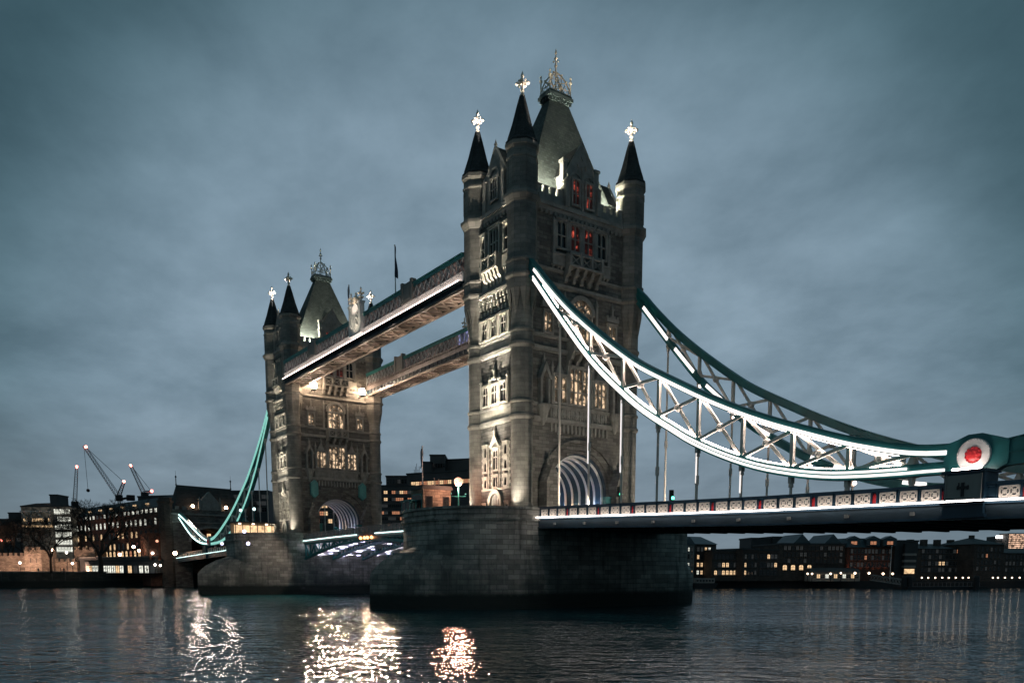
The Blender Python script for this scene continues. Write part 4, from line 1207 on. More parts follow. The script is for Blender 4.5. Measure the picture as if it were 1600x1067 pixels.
def make_chain(label, y, south, style):
    def mx(s): return s if south else -D - s
    t = thing('suspension_chain', label, 'bridge chain', (mx(62.8), y, 10.9), 0, 'suspension chains of the bridge')
    off = (mx(62.8), y, 10.9)

    def P(s, z, dy=0): return (mx(s), y + dy, z)
    top, bot = smooth(TOPC), smooth(BOTC)
    paint = 'teal' if style != 'mint' else 'teal_pale'
    for nm, tab in (('top_chord', [(x, z + 0.2) for x, z in top]), ('bottom_chord', [(x, z) for x, z in bot])):
        mb = MB(off); mb.sweep([P(x, z) for x, z in tab], 0.62, 0.8)
        mb.sweep([P(x, z + 0.43) for x, z in tab], 0.86, 0.09)
        mb.sweep([P(x, z - 0.43) for x, z in tab], 0.86, 0.09)
        mb.build(nm, paint, t)
    # short link from the joint down to the abutment
    for nm, tab in (('short_top_chord', smooth(STOP)), ('short_bottom_chord', smooth(SBOT))):
        mb = MB(off); mb.sweep([P(x, z) for x, z in tab], 0.62, 0.9); mb.sweep([P(x, z + 0.48) for x, z in tab], 0.86, 0.09); mb.build(nm, paint, t)
    for k in range(4):
        s = 70 + k * 6.5
        mb = MB(off); mb.bar(P(s, interp(SBOT, s)), P(s, interp(STOP, s)), 0.3, 0.3)
        if k < 3: mb.bar(P(s, interp(SBOT, s)), P(s + 6.5, interp(STOP, s + 6.5)), 0.24, 0.24)
        mb.build('short_strut', 'cream', t)
    # web: posts and diagonals with gusset plates
    for i, s in enumerate(PANELX):
        zt, zb = interp(TOPC, s) - 0.2, interp(BOTC, s) + 0.4
        mb = MB(off)
        if zt - zb > 0.3:
            mb.bar(P(s, zb - 0.1), P(s, zt + 0.1), 0.34, 0.34)
            mb.add([P(s - 0.55, zb - 0.02, 0.06), P(s + 0.55, zb - 0.02, 0.06), P(s + 0.22, zb + 0.75, 0.06), P(s - 0.22, zb + 0.75, 0.06), P(s - 0.55, zb - 0.02, -0.06), P(s + 0.55, zb - 0.02, -0.06), P(s + 0.22, zb + 0.75, -0.06), P(s - 0.22, zb + 0.75, -0.06)],
                   [(0, 1, 2, 3), (7, 6, 5, 4), (0, 3, 7, 4), (1, 5, 6, 2), (0, 4, 5, 1), (3, 2, 6, 7)])
            mb.build('post', 'cream', t)
        if i < len(PANELX) - 1:
            s2 = PANELX[i + 1]
            za, zb2 = interp(TOPC, s) - 0.15, interp(BOTC, s2) + 0.3
            zc_, zd = interp(BOTC, s) + 0.3, interp(TOPC, s2) - 0.15
            mb = MB(off); mb.bar(P(s + 0.2, za, 0.13), P(s2 - 0.2, zb2, 0.13), 0.2, 0.3); mb.build('diagonal', 'cream', t)
            mb = MB(off); mb.bar(P(s + 0.2, zc_, -0.13), P(s2 - 0.2, zd, -0.13), 0.2, 0.3)
            q = Vector(P(s, 0)).lerp(Vector(P(s2, 0)), 0.5); zm = (za + zb2 + zc_ + zd) / 4
            mb.ball((q.x, y, zm), 0.42, 8, 6); mb.build('diagonal', 'cream', t)
    # hanger rods with turnbuckles
    for s in PANELX:
        zb, zd = interp(BOTC, s) - 0.42, interp(DECK, s) + 0.2
        if zb - zd < 0.3: continue
        mb = MB(off)
        mb.tube(P(s, zd), P(s, zb), 0.13, 0.13, 8)
        mb.bar(P(s, zb - 0.6), P(s, zb + 0.05), 0.5, 0.34); mb.tube(P(s, zb - 0.95), P(s, zb - 0.55), 0.24, 0.2, 8)
        if zb - zd > 5: zm = zd + (zb - zd) * 0.42; mb.tube(P(s, zm), P(s, zm + 0.9), 0.21, 0.21, 8)
        mb.build('hanger', 'cream', t)
    if style == 'white':  # glowing bars stand in for spotlight falling on these hanger rods
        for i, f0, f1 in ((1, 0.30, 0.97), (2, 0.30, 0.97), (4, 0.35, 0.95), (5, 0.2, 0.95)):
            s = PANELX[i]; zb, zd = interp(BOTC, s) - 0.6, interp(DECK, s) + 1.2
            mb = MB(off); mb.bar(P(s, zd + (zb - zd) * f0, -0.17), P(s, zd + (zb - zd) * f1, -0.17), 0.14, 0.08); mb.build('hanger_glow_bar', 'hanger_glow', t)
    # light strips on the river side of the chords
    if style == 'white':
        mb = MB(off); mb.sweep([P(x, z, -0.46) for x, z in top if 7.6 < x < 61.2], 0.1, 0.32); mb.build('light_strip', 'led', t)
        mb = MB(off); mb.sweep([P(x, z + 0.56, 0.0) for x, z in bot if 9 < x < 57], 0.3, 0.06); mb.build('light_strip', 'led_up', t)
        mb = MB(off); mb.sweep([P(x, z - 0.84, 0.0) for x, z in bot if 9 < x < 61], 0.3, 0.06) if False else mb.sweep([P(x, z - 0.29, -0.02) for x, z in top if 9 < x < 57], 0.3, 0.05); mb.build('light_strip', 'led_up', t)
        for dz, hh in ((0.17, 0.19), (-0.17, 0.21)):
            mb = MB(off); mb.sweep([P(x, z + dz, -0.48) for x, z in bot if 7.6 < x < (61.2 if dz < 0 else 58)], 0.1, hh); mb.build('light_strip', 'led', t)
    elif style == 'dashes':
        for a, b in ((8.5, 13.2), (14.6, 18.0), (20.2, 24.0), (28.4, 30.2), (36.0, 36.9), (39.0, 40.4), (47, 49.5)):
            mb = MB(off); mb.sweep([P(a + (b - a) * k / 6, interp(BOTC, a + (b - a) * k / 6) + 0.25, -0.42) for k in range(7)], 0.1, 0.4); mb.build('light_strip', 'led', t)
        for s in PANELX[1:]:
            mb = MB(off); mb.ball(P(s + 0.4, interp(BOTC, s) - 1.0, -0.2), 0.2, 8, 6); mb.build('lamp_head', 'led_walk', t)
    elif style == 'mint':
        mb = MB(off); mb.sweep([P(x, z + 0.1, -0.46) for x, z in top if 7.6 < x < 61], 0.1, 0.75); mb.build('light_strip', 'led_mint', t)
        mb = MB(off); mb.sweep([P(x, z, -0.46) for x, z in bot if 9 < x < 61], 0.1, 0.65); mb.build('light_strip', 'led_mint', t)
        for tab in (STOP, SBOT):
            mb = MB(off); mb.sweep([P(x, z, -0.46) for x, z in smooth(tab)], 0.1, 0.36); mb.build('light_strip', 'led_cyan', t)
    # joint with its round boss
    mb = MB(off)
    pts = [(60.6, 12.2), (61.6, 11.9), (64.2, 11.9), (65.2, 12.4), (65.2, 14.1), (64.2, 14.45), (63.3, 14.75), (62.3, 14.75), (61.5, 14.45), (60.6, 14.2)]
    mb.poly([P(a, b, -0.42) for a, b in pts], (0, 0.84, 0)); j = mb.build('joint', 'teal', t)
    o2 = (0, 0, 0)
    for sd in (-1, 1):
        mb = MB()
        n = 32
        for k in range(n):
            a0, a1 = 2 * PI * k / n, 2 * PI * (k + 1) / n
            q = [(r_ * math.cos(a), r_ * math.sin(a)) for r_, a in ((0.6, a0), (1.2, a0), (1.2, a1), (0.6, a1))]
            c0 = Vector(P(62.85, 13.2, sd * 0.425)) - Vector(off)
            mb.poly([(c0.x + a, c0.y, c0.z + b) for a, b in q], (0, sd * 0.22, 0))
            mb.ball((c0.x + 1.12 * math.cos(a0), c0.y + sd * 0.23, c0.z + 1.12 * math.sin(a0)), 0.06, 6, 4)
        mb.build('ring', 'white_paint', j)
        mb = MB()
        mb.lathe([(0.6, 0), (0.57, 0.15), (0.5, 0.3), (0.28, 0.4), (0.01, 0.43)], 20)
        for rr, kk in ((0.28, 6), (0.52, 11)):
            for k in range(kk): a = 2 * PI * k / kk; mb.ball((rr * math.cos(a), rr * math.sin(a), 0.40 - rr * 0.22), 0.1, 6, 4)
        c0 = Vector(P(62.85, 13.2, sd * 0.43)) - Vector(off)
        mb.v = [(c0.x + p[0], c0.y + sd * p[2], c0.z + p[1]) for p in mb.v]
        mb.build('boss', 'red_glass', j)
    if south and y < 0:
        mb = MB(); c0 = Vector(P(62.85, 12.12, -1.5)) - Vector(off); mb.box(c0.x - 1.0, c0.x + 1.0, c0.y - 0.12, c0.y + 0.12, c0.z - 0.02, c0.z + 0.1); mb.build('light_strip', 'led_up', j)
    return t


make_chain('near suspension chain truss outlined by brilliant white light strips', -TB, True, 'white')
make_chain('rear teal suspension chain on the same side as the white lit one', TB, True, 'dashes')
make_chain('mint green lit suspension chain beyond the far tower, camera side', -TB, False, 'mint')
make_chain('suspension chain beyond the far tower mostly hidden behind it', TB, False, 'dark')


# ================================================================== side span decks
def panel_mesh():
    mb = MB(); w, h = 0.66, 0.38
    for k in (-1, 1): mb.box(-w, w, -0.06, 0.06, k * h - 0.04, k * h + 0.04)
    for k in (-1, 1): mb.box(k * w - 0.04, k * w + 0.04, -0.06, 0.06, -h + 0.04, h - 0.04)
    for c in (-0.32, 0.32):
        n = 14
        for i in range(n):
            a0, a1 = 2 * PI * i / n, 2 * PI * (i + 1) / n
            mb.bar((c + 0.33 * math.cos(a0), 0, 0.33 * math.sin(a0)), (c + 0.33 * math.cos(a1), 0, 0.33 * math.sin(a1)), 0.075, 0.09, (0, 1, 0))
        for k in range(4):
            a = k * PI / 2 + PI / 4
            mb.bar((c + 0.08 * math.cos(a), 0, 0.08 * math.sin(a)), (c + 0.48 * math.cos(a), 0, 0.48 * math.sin(a)), 0.08, 0.07, (0, 1, 0))
            b = k * PI / 2
            mb.bar((c, 0, 0), (c + 0.17 * math.cos(b), 0, 0.17 * math.sin(b)), 0.1, 0.09, (0, 1, 0))
    return mb.mesh('parapet_panel', 'cream')


PANEL = panel_mesh()
mbs = MB(); mbs.fpoly(lambda a, b, c: (a, -c, b), [(-0.17, -0.38), (0.17, -0.38), (0.17, 0.2), (0, 0.42), (-0.17, 0.2)], -0.08, 0.06)
SHIELD = mbs.mesh('red_shield', 'red_glass')


def make_deck(label, south, led):
    def mx(s): return s if south else -D - s
    s1 = 97.4
    xs = [10.66 + (s1 - 10.66) * i / 20 for i in range(21)]
    off = (mx(54), 0, 8.0)
    t = thing('side_span_deck', label, 'bridge deck', off, 0, 'side spans of the bridge')

    def zl(s): return interp(DECK, s)
    mb = MB(off); mb.sweep([(mx(s), 0, zl(s) - 0.35) for s in xs], 20.3, 0.5); mb.build('roadway', 'asphalt', t)
    for sy in (-1, 1):
        mb = MB(off)
        mb.sweep([(mx(s), sy * 10.42, zl(s) - 0.68) for s in xs], 0.5, 1.02)
        mb.build('edge_girder', 'girder', t)
        mb = MB(off); mb.sweep([(mx(s), sy * 10.42, zl(s) - 1.27) for s in xs], 0.8, 0.16); mb.sweep([(mx(s), sy * 10.44, zl(s) - 0.2) for s in xs], 0.7, 0.12)
        mb.build('girder_flange', 'navy', t)
        mb = MB(off); mb.sweep([(mx(s), sy * 11.02, zl(s) - 0.02) for s in xs], 0.13, 0.13)
        if sy == -1: mb.build('light_strip', led, t)
        # parapet rails and posts
        mb = MB(off)
        mb.sweep([(mx(s), sy * 10.5, zl(s) + 1.22) for s in xs], 0.5, 0.16); mb.sweep([(mx(s), sy * 10.5, zl(s) + 1.06) for s in xs], 0.3, 0.14)
        mb.sweep([(mx(s), sy * 10.5, zl(s) + 0.0) for s in xs], 0.34, 0.24)
        mb.sweep([(mx(s), sy * 10.32, zl(s) + 0.6) for s in xs], 0.08, 1.1)
        s = 11.0
        panels = []
        while s < s1 - 5.7:
            for k in range(3):
                a = s + 0.8 + k * 1.72
                panels.append(a)
                mb.box(min(mx(a - 0.9), mx(a - 0.78)), max(mx(a - 0.9), mx(a - 0.78)), sy * 10.5 - 0.22, sy * 10.5 + 0.22, zl(a) + 0.1, zl(a) + 1.15)
                mb.box(min(mx(a + 0.78), mx(a + 0.9)), max(mx(a + 0.78), mx(a + 0.9)), sy * 10.5 - 0.22, sy * 10.5 + 0.22, zl(a) + 0.1, zl(a) + 1.15)
            s += 5.62
        mb.build('parapet', 'navy', t)
        if sy == -1:
            for a in panels:
                if 61.4 < a < 65.4: continue
                inst('parapet_panel', PANEL, t, (mx(a) - off[0], -10.55, zl(a) + 0.56 - off[2]))
            s = 11.0
            while s < s1 - 5.7:
                a = s + 5.28
                if not 61.4 < a < 65.4: inst('red_shield', SHIELD, t, (mx(a) - off[0], -10.5, zl(a) + 0.5 - off[2]))
                s += 5.62
    # underside: cross girders and stringers
    mb = MB(off)
    s = 12.0
    while s < s1:
        mb.box(mx(s) - 0.18, mx(s) + 0.18, -10.1, 10.1, zl(s) - 1.5, zl(s) - 0.6); s += 2.81
    for yy in (-7, -3.5, 0, 3.5, 7): mb.sweep([(mx(s), yy, zl(s) - 0.85) for s in xs], 0.25, 0.5)
    mb.build('floor_beam', 'underside', t)
    mb = MB(off)
    for s in PANELX: mb.box(mx(s + 1) - 0.16, mx(s + 1) + 0.16, -10.86, -10.66, zl(s + 1) - 0.95, zl(s + 1) - 0.68)
    mb.build('fascia_lamp', 'concrete_pale', t)
    # pedestal under the chain joint, with its cross panel
    for sy in (-1, 1):
        mb = MB(off); zc = zl(63)
        def P(a, b, c): return (mx(62.85) + a, sy * (10.3 + c), zc + b)
        mb.fbox(P, -1.45, 1.45, -1.0, 2.0, -1.3, 0.75); mb.fbox(P, -1.6, 1.6, 2.0, 2.2, -1.45, 0.9); mb.fbox(P, -1.6, 1.6, -1.25, -1.004, -1.3, 0.9); mb.fbox(P, -1.6, 1.6, -0.3, -0.1, 0.752, 0.9)
        j = mb.build('joint_pedestal', 'navy', t)
        mb = MB(); q = (mx(62.85) - off[0], sy * 10.3, zc - off[2])
        def P2(a, b, c): return (q[0] + a, q[1] + sy * c, q[2] + b)
        mb.fbox(P2, -1.2, 1.2, 0.1, 1.85, 0.755, 0.83)
        for k in (-1, 1): mb.fbox(P2, k * 1.25 - 0.05, k * 1.25 + 0.05, 0.04, 1.9, 0.755, 0.88)
        mb.build('cross_panel', 'concrete_pale', j)
        mb = MB(); mb.fbox(P2, -0.1, 0.1, 0.3, 1.3, 0.835, 0.92); mb.fbox(P2, -0.36, 0.36, 0.85, 1.03, 0.835, 0.915)
        for a in (-0.36, 0.36): mb.fbox(P2, a - 0.05, a + 0.05, 0.8, 1.08, 0.835, 0.92)
        mb.fbox(P2, -0.32, -0.26, 1.05, 1.3, 0.835, 0.9)
        mb.build('cross_emblem', 'black', j)
    return t


make_deck('road deck of the near side span, white lit edge and lattice parapet', True, 'led_deck')
make_deck('road deck of the side span beyond the far tower, running to the bank', False, 'led_cyan')


# ================================================================== opening bascule leaves
def make_leaf(label, south):
    # s runs from the pier face to midspan
    xa, xb = (-10.66, -41.0) if south else (-D + 10.66, -41.3)
    def mx(s): return xa + (xb - xa) * s
    off = (xa, 0, 7)
    t = thing('bascule_leaf', label, 'bascule', off, 0, 'opening leaves of the bridge')
    def zl(s): return 11.2 + 0.30 * (1 - (1 - s) ** 2)
    def zb(s): return 7.2 + 3.0 * (1 - (1 - s) ** 1.9)
    S = [i / 12 for i in range(13)]
    mb = MB(off); mb.sweep([(mx(s), 0, zl(s) - 0.35) for s in S], 19.0, 0.4); mb.build('roadway', 'asphalt', t)
    for yy in (-9.6, -3.4, 3.4, 9.6):
        mb = MB(off)
        mb.sweep([(mx(s), yy, zl(s) - 0.75) for s in S], 0.5, 0.36); mb.sweep([(mx(s), yy, zb(s) + 0.2) for s in S], 0.7, 0.4)
        for i, s in enumerate(S):
            mb.bar((mx(s), yy, zb(s)), (mx(s), yy, zl(s) - 0.7), 0.26, 0.26)
            if i < 12:
                s2 = S[i + 1]
                if i % 2: mb.bar((mx(s), yy, zb(s)), (mx(s2), yy, zl(s2) - 0.8), 0.22, 0.22)
                else: mb.bar((mx(s), yy, zl(s) - 0.8), (mx(s2), yy, zb(s2)), 0.22, 0.22)
        mb.build('truss_girder', 'teal', t)
    mb = MB(off)
    for i, s in enumerate(S[1:-1]):
        mb.box(mx(s) - 0.12, mx(s) + 0.12, -9.3, 9.3, zb(s) + 0.7, zl(s) - 0.6)
    mb.build('cross_frame', 'white_paint', t)
    for sy in (-1, 1):
        mb = MB(off); mb.sweep([(mx(s), sy * 9.9, zl(s) - 0.3) for s in S], 0.3, 0.6)
        mb.sweep([(mx(s), sy * 10.0, zl(s) + 1.2) for s in S], 0.3, 0.14); mb.sweep([(mx(s), sy * 10.0, zl(s) + 0.15) for s in S], 0.2, 0.14)
        n = 22
        for i in range(n + 1): mb.box(mx(i / n) - 0.09, mx(i / n) + 0.09, sy * 10 - 0.1, sy * 10 + 0.1, zl(i / n), zl(i / n) + 1.15)
        for i in range(n): mb.box(min(mx(i / n), mx((i + 1) / n)) + 0.35, max(mx(i / n), mx((i + 1) / n)) - 0.35, sy * 9.98 - 0.03, sy * 9.98 + 0.03, zl(i / n) + 0.3, zl(i / n) + 1.05)
        mb.build('parapet', 'girder' if sy > 0 else 'steel', t)
    mb = MB(off); mb.sweep([(mx(s), -10.2, zl(s) - 0.12) for s in (0, .25, .5, .75, .88)], 0.14, 0.17); mb.build('light_strip', 'led_cyan', t)
    for a in (0.93, 0.985):
        mb = MB(off); mb.ball((mx(a), -10.1, zl(a) - 0.75), 0.28, 10, 6); mb.build('navigation_lamp', 'nav_lamp', t)
    # lamps under the leaf
    rnd = random.Random(4)
    if not south:
        for i in range(9):
            for yy in (-7.6, -5.4, -1.6, 1.6, 5.0, 7.6):
                s = (i + 0.2 + 0.5 * rnd.random()) / 12
                if rnd.random() < 0.35: continue
                mb = MB(off); mb.lathe([(0.38, -0.12), (0.44, 0), (0.3, 0.1)], 10, (mx(s), yy, zb(s) + 0.75)); mb.build('under_lamp', 'lamp_violet', t)
        for i in range(5):
            for yy in (-6.5, 0, 6.5): lamp('SPOT', 'under_light', t, (mx((2 * i + 0.5) / 12) - off[0], yy, zb((2 * i + 0.5) / 12) + 0.3 - off[2]), 1300, (0.80, 0.78, 1.0), 0.2, (mx((2 * i + 0.5) / 12) - off[0], yy, 9), 150, 0.3)
    return t


make_leaf('short visible end of the bascule leaf joined to the nearer pier', True)
make_leaf('bascule leaf beside the far tower, underside lit violet white', False)


# ================================================================== things on the piers
def person(label, x, y, z, rz=0.0, arm=0.3, h=1.72):
    """a standing person in a dark coat: one skinned body"""
    J = [((0, 0, 0.95), .15), ((0, 0, 1.2), .16), ((0, 0, 1.42), .17), ((0, 0, 1.52), .065), ((0, 0.02, 1.62), .095), ((0, 0.02, 1.72), .085),
         ((.11, 0, .88), .10), ((.12, .02, .5), .07), ((.13, -.02, .07), .055), ((.13, .13, .03), .04),
         ((-.11, 0, .88), .10), ((-.12, .02, .5), .07), ((-.13, -.02, .07), .055), ((-.13, .13, .03), .04),
         ((.21, 0, 1.40), .07), ((.27, 0, 1.14), .052), ((.24, arm * .6, .95), .04), ((.22, arm * .8, .87), .03),
         ((-.21, 0, 1.40), .07), ((-.27, 0, 1.14), .052), ((-.25, .08, .90), .04), ((-.25, .1, .82), .03)]
    E = [(0, 1), (1, 2), (2, 3), (3, 4), (4, 5), (0, 6), (6, 7), (7, 8), (8, 9), (0, 10), (10, 11), (11, 12), (12, 13), (2, 14), (14, 15), (15, 16), (16, 17), (2, 18), (18, 19), (19, 20), (20, 21)]
    k = h / 1.8
    me = bpy.data.meshes.new('person'); me.from_pydata([tuple(c * k for c in j[0]) for j in J], E, []); me.materials.append(M['coat'])
    o = bpy.data.objects.new('person', me); col.objects.link(o); o.location = (x, y, z); o.rotation_euler = (0, 0, rz)
    m = o.modifiers.new('skin', 'SKIN')
    for i, j in enumerate(J): me.skin_vertices[0].data[i].radius = (j[1] * k, j[1] * k)
    me.skin_vertices[0].data[0].use_root = True
    s = o.modifiers.new('sub', 'SUBSURF'); s.levels = s.render_levels = 1
    return tag(o, label, 'person', 'people by the bridge')


for px, lab in ((736, 'person in dark coat standing at the foot of the nearer tower, left one'), (742, 'person in dark coat standing closest to the nearer tower')):
    x, y, z = onx(px, 790, -3.2)
    person(lab, x, y, ZB, 1.2 + px, h=1.8)

# control cabin on the near pier
t = thing('control_cabin', 'small flat roofed brick cabin with dark windows on the nearer pier', 'cabin', (-7.2, -16.0, ZB))
mb = MB(); mb.box(-1.7, 1.7, -2.2, 2.2, 0.0, 4.2); mb.build('wall', 'castle', t)
mb = MB(); mb.box(-1.9, 1.9, -2.4, 2.4, 4.202, 4.5); mb.box(-1.8, 1.8, -2.3, 2.3, 4.502, 4.75); mb.build('roof', 'concrete', t)
for yy, w in ((-1.3, 0.55), (1.35, 0.5)):
    mb = MB(); mb.box(1.702, 1.78, yy - w, yy + w, 0.9, 3.3); o = mb.build('window', 'black', t)
    mb = MB(); mb.box(1.781, 1.80, yy - w + 0.1, yy + w - 0.1, 1.0, 3.2); mb.build('pane', 'pane', o)
mb = MB(); mb.box(-1.3, 1.3, -2.28, -2.202, 0.7, 3.6); o = mb.build('window', 'teal', t)
mb = MB(); mb.box(-1.2, 1.2, -2.3, -2.282, 0.8, 3.5); mb.build('pane', 'pane', o)
for yy in (0.2, 0.9):
    mb = MB(); mb.tube((0.6, yy, 4.76), (0.6, yy, 5.8), 0.06, 0.05, 6); mb.build('vent_pipe', 'steel', t)
t = thing('glass_shelter', 'low teal glazed shelter beside the small cabin on the nearer pier', 'shelter', (-8.2, -18.95, ZB))
mb = MB()
for a in (-1.2, 0, 1.2): mb.bar((a, -0.5, 0), (a, -0.5, 2.6), 0.12); mb.bar((a, 0.4, 0), (a, 0.4, 2.6), 0.12)
mb.box(-1.4, 1.4, -0.7, 0.55, 2.6, 2.8); mb.build('frame', 'teal', t)
mb = MB(); mb.box(-1.15, 1.15, -0.53, -0.47, 0.3, 2.5); mb.build('pane', 'pane', t)


def pier_lamp(label, x, y, z0, z1, mat, r, cross=True, group='lamp posts on the bridge'):
    t = thing('lamp_post', label, 'street lamp', (x, y, z0), 0, group)
    h = z1 - z0
    mb = MB(); mb.lathe([(0.22, 0), (0.24, 0.3), (0.12, 0.6), (0.1, h * 0.5), (0.07, h - r)], 10)
    if cross: mb.bar((-0.5, -0.85, h * 0.62), (0.5, 0.85, h * 0.62), 0.09); mb.ball((-0.5, -0.85, h * 0.68), 0.12, 8, 5); mb.ball((0.5, 0.85, h * 0.68), 0.12, 8, 5)
    mb.build('post', 'teal', t)
    mb = MB(); mb.ball((0, 0, h), r, 12, 8); mb.build('globe', mat, t, smooth=True)
    return t


pier_lamp('glowing orange globe lamp post on the nearer pier beside its tower', -3.0, -14.1, ZB, 16.85, 'lamp_orange', 0.6)
lamp('POINT', 'pier_lamp_glow', None, (-2.75, -14.3, 15.85), 900, (1.0, 0.48, 0.32), 0.2)
lamp('SPOT', 'pier_lamp_beam', None, (-2.8, -14.9, 16.8), 17000, (1.0, 0.44, 0.30), 0.6, (16, -42, 4), 120, 0.6)
flagpole('pale flagpole with small dark flag behind the brick cabin on the nearer pier', -9.2, -16.2, ZB, zat((-9.2, -16.2), 698), 2.4, -1)

# ticket pavilion on the far pier
X = -D - 4.6
xy0, xy1 = onx(368, 830, X), onx(447, 830, X)
yl, yr = xy0[1], xy1[1]
t = thing('glass_pavilion', 'warm lit glass pavilion with flat roof on the farther pier', 'pavilion', (X, (yl + yr) / 2, ZB))
hl = (yr - yl) / 2
mb = MB(); mb.box(-4.0, 0.3, -hl - 0.3, hl + 0.3, 3.6, 3.9); mb.build('roof', 'concrete', t)
mb = MB(); mb.box(-3.8, -3.6, -hl, hl, 0, 3.6); mb.build('wall', 'concrete_pale', t)
mb = MB()
k = 7
for i in range(k + 1): mb.box(-0.08, 0.08, -hl + i * 2 * hl / k - 0.06, -hl + i * 2 * hl / k + 0.06, 0, 3.6)
mb.box(-0.06, 0.06, -hl, hl, 0.9, 1.0); mb.build('frame', 'black', t)
mb = MB(); mb.box(-1.9, -1.8, -hl + 0.3, hl - 0.3, 0.4, 3.2); mb.build('display_wall', 'pane_warm', t)
for i in range(4):
    mb = MB(); yy = -hl + 1.2 + i * (2 * hl - 2.4) / 3; mb.box(-0.9, -0.6, yy - 0.25, yy + 0.25, 3.35, 3.58); mb.build('ceiling_lamp', 'lamp_small', t)
for (px, py, mat, r, lab) in ((376, 797, 'led_cyan', 0.34, 'pale white lamp on a slim post above the glass pavilion, left one'), (397, 795, 'led_cyan', 0.36, 'pale white lamp on a slim post above the glass pavilion, closer to the tower')):
    x, y, z = onx(px, py, -D - 10.2)
    pier_lamp(lab, x, y, ZB, z, mat, r, False)
for px, py, lab in ((328, 849, 'small violet light on the rounded end of the farther pier'), (349, 849, 'small violet light on the left rim of the farther pier'), (390, 849, 'violet round light on the river face of the farther pier'), (384, 830, 'violet light standing on the parapet of the farther pier')):
    if px == 328: continue
    Y = {349: -18.8, 390: -22.45, 384: -22.0}[px]
    x, y, z = ony(px, py, Y)
    t = thing('pier_light', lab, 'light', (x, y - 0.3, z), 0, 'violet lights on the farther pier')
    mb = MB(); mb.ball((0, 0, 0), 0.36, 10, 8); mb.build('globe', 'lamp_violet', t, smooth=True)
    mb = MB(); mb.bar((0, 0.2, -0.1), (0, 0.9, -0.3), 0.14); mb.build('bracket', 'black', t)


def signal(label, px, py, Y, z0):
    x, y, z = ony(px, py, Y)
    t = thing('traffic_signal', label, 'traffic light', (x, y, z0), 0, 'traffic signals on the bridge')
    h = z - z0
    mb = MB(); mb.tube((0, 0, 0), (0, 0, h + 0.2), 0.07, 0.07, 8); mb.build('post', 'black', t)
    mb = MB(); mb.box(-0.16, 0.16, -0.2, 0.2, h - 0.25, h + 0.85); b = mb.build('signal_box', 'black', t)
    mb = MB(); mb.ball((0.2, 0, h), 0.17, 10, 8); mb.build('green_light', 'lamp_green', b, smooth=True)
    for dz in (0.3, 0.6):
        mb = MB(); mb.lathe([(0.1, 0), (0.1, 0.06)], 8, (0.17, 0, h + dz)); mb.build('dark_light', 'pane', b)


signal('green traffic signal just right of the nearer tower arch', 968, 772, -8.3, 10.8)
signal('green traffic signal on the side span deck, farther from the tower', 1049, 778, -8.3, 10.4)
x, y, z = ony(612, 822, -9.0)
person('person leaning at the rail on the opening span', x, y, 11.5, 0.4)


# ================================================================== buildings
def win_mesh(w, h, pane, frame, arch=False):
    mb = MB(); mb.cur = 0
    mb.box(-w / 2 - 0.14, w / 2 + 0.14, -0.16, 0.0, -0.2, -0.0); mb.box(-w / 2 - 0.1, w / 2 + 0.1, -0.12, 0.0, h, h + 0.16)
    mb.box(-w / 2 - 0.1, -w / 2, -0.1, 0, 0, h); mb.box(w / 2, w / 2 + 0.1, -0.1, 0, 0, h); mb.box(-0.05, 0.05, -0.08, -0.045, 0, h); mb.box(-w / 2, w / 2, -0.075, -0.045, h * 0.55, h * 0.55 + 0.1)
    if arch:
        for s in (-1, 1): mb.poly([(s * w / 2, -0.08, h), (s * w / 2, -0.08, h * 0.75), (s * w * 0.36, -0.08, h * 0.9), (0, -0.08, h)], (0, 0.035, 0))
    mb.cur = 1; mb.box(-w / 2, w / 2, -0.04, -0.004, 0, h)
    return mb.mesh('window', [frame, pane])


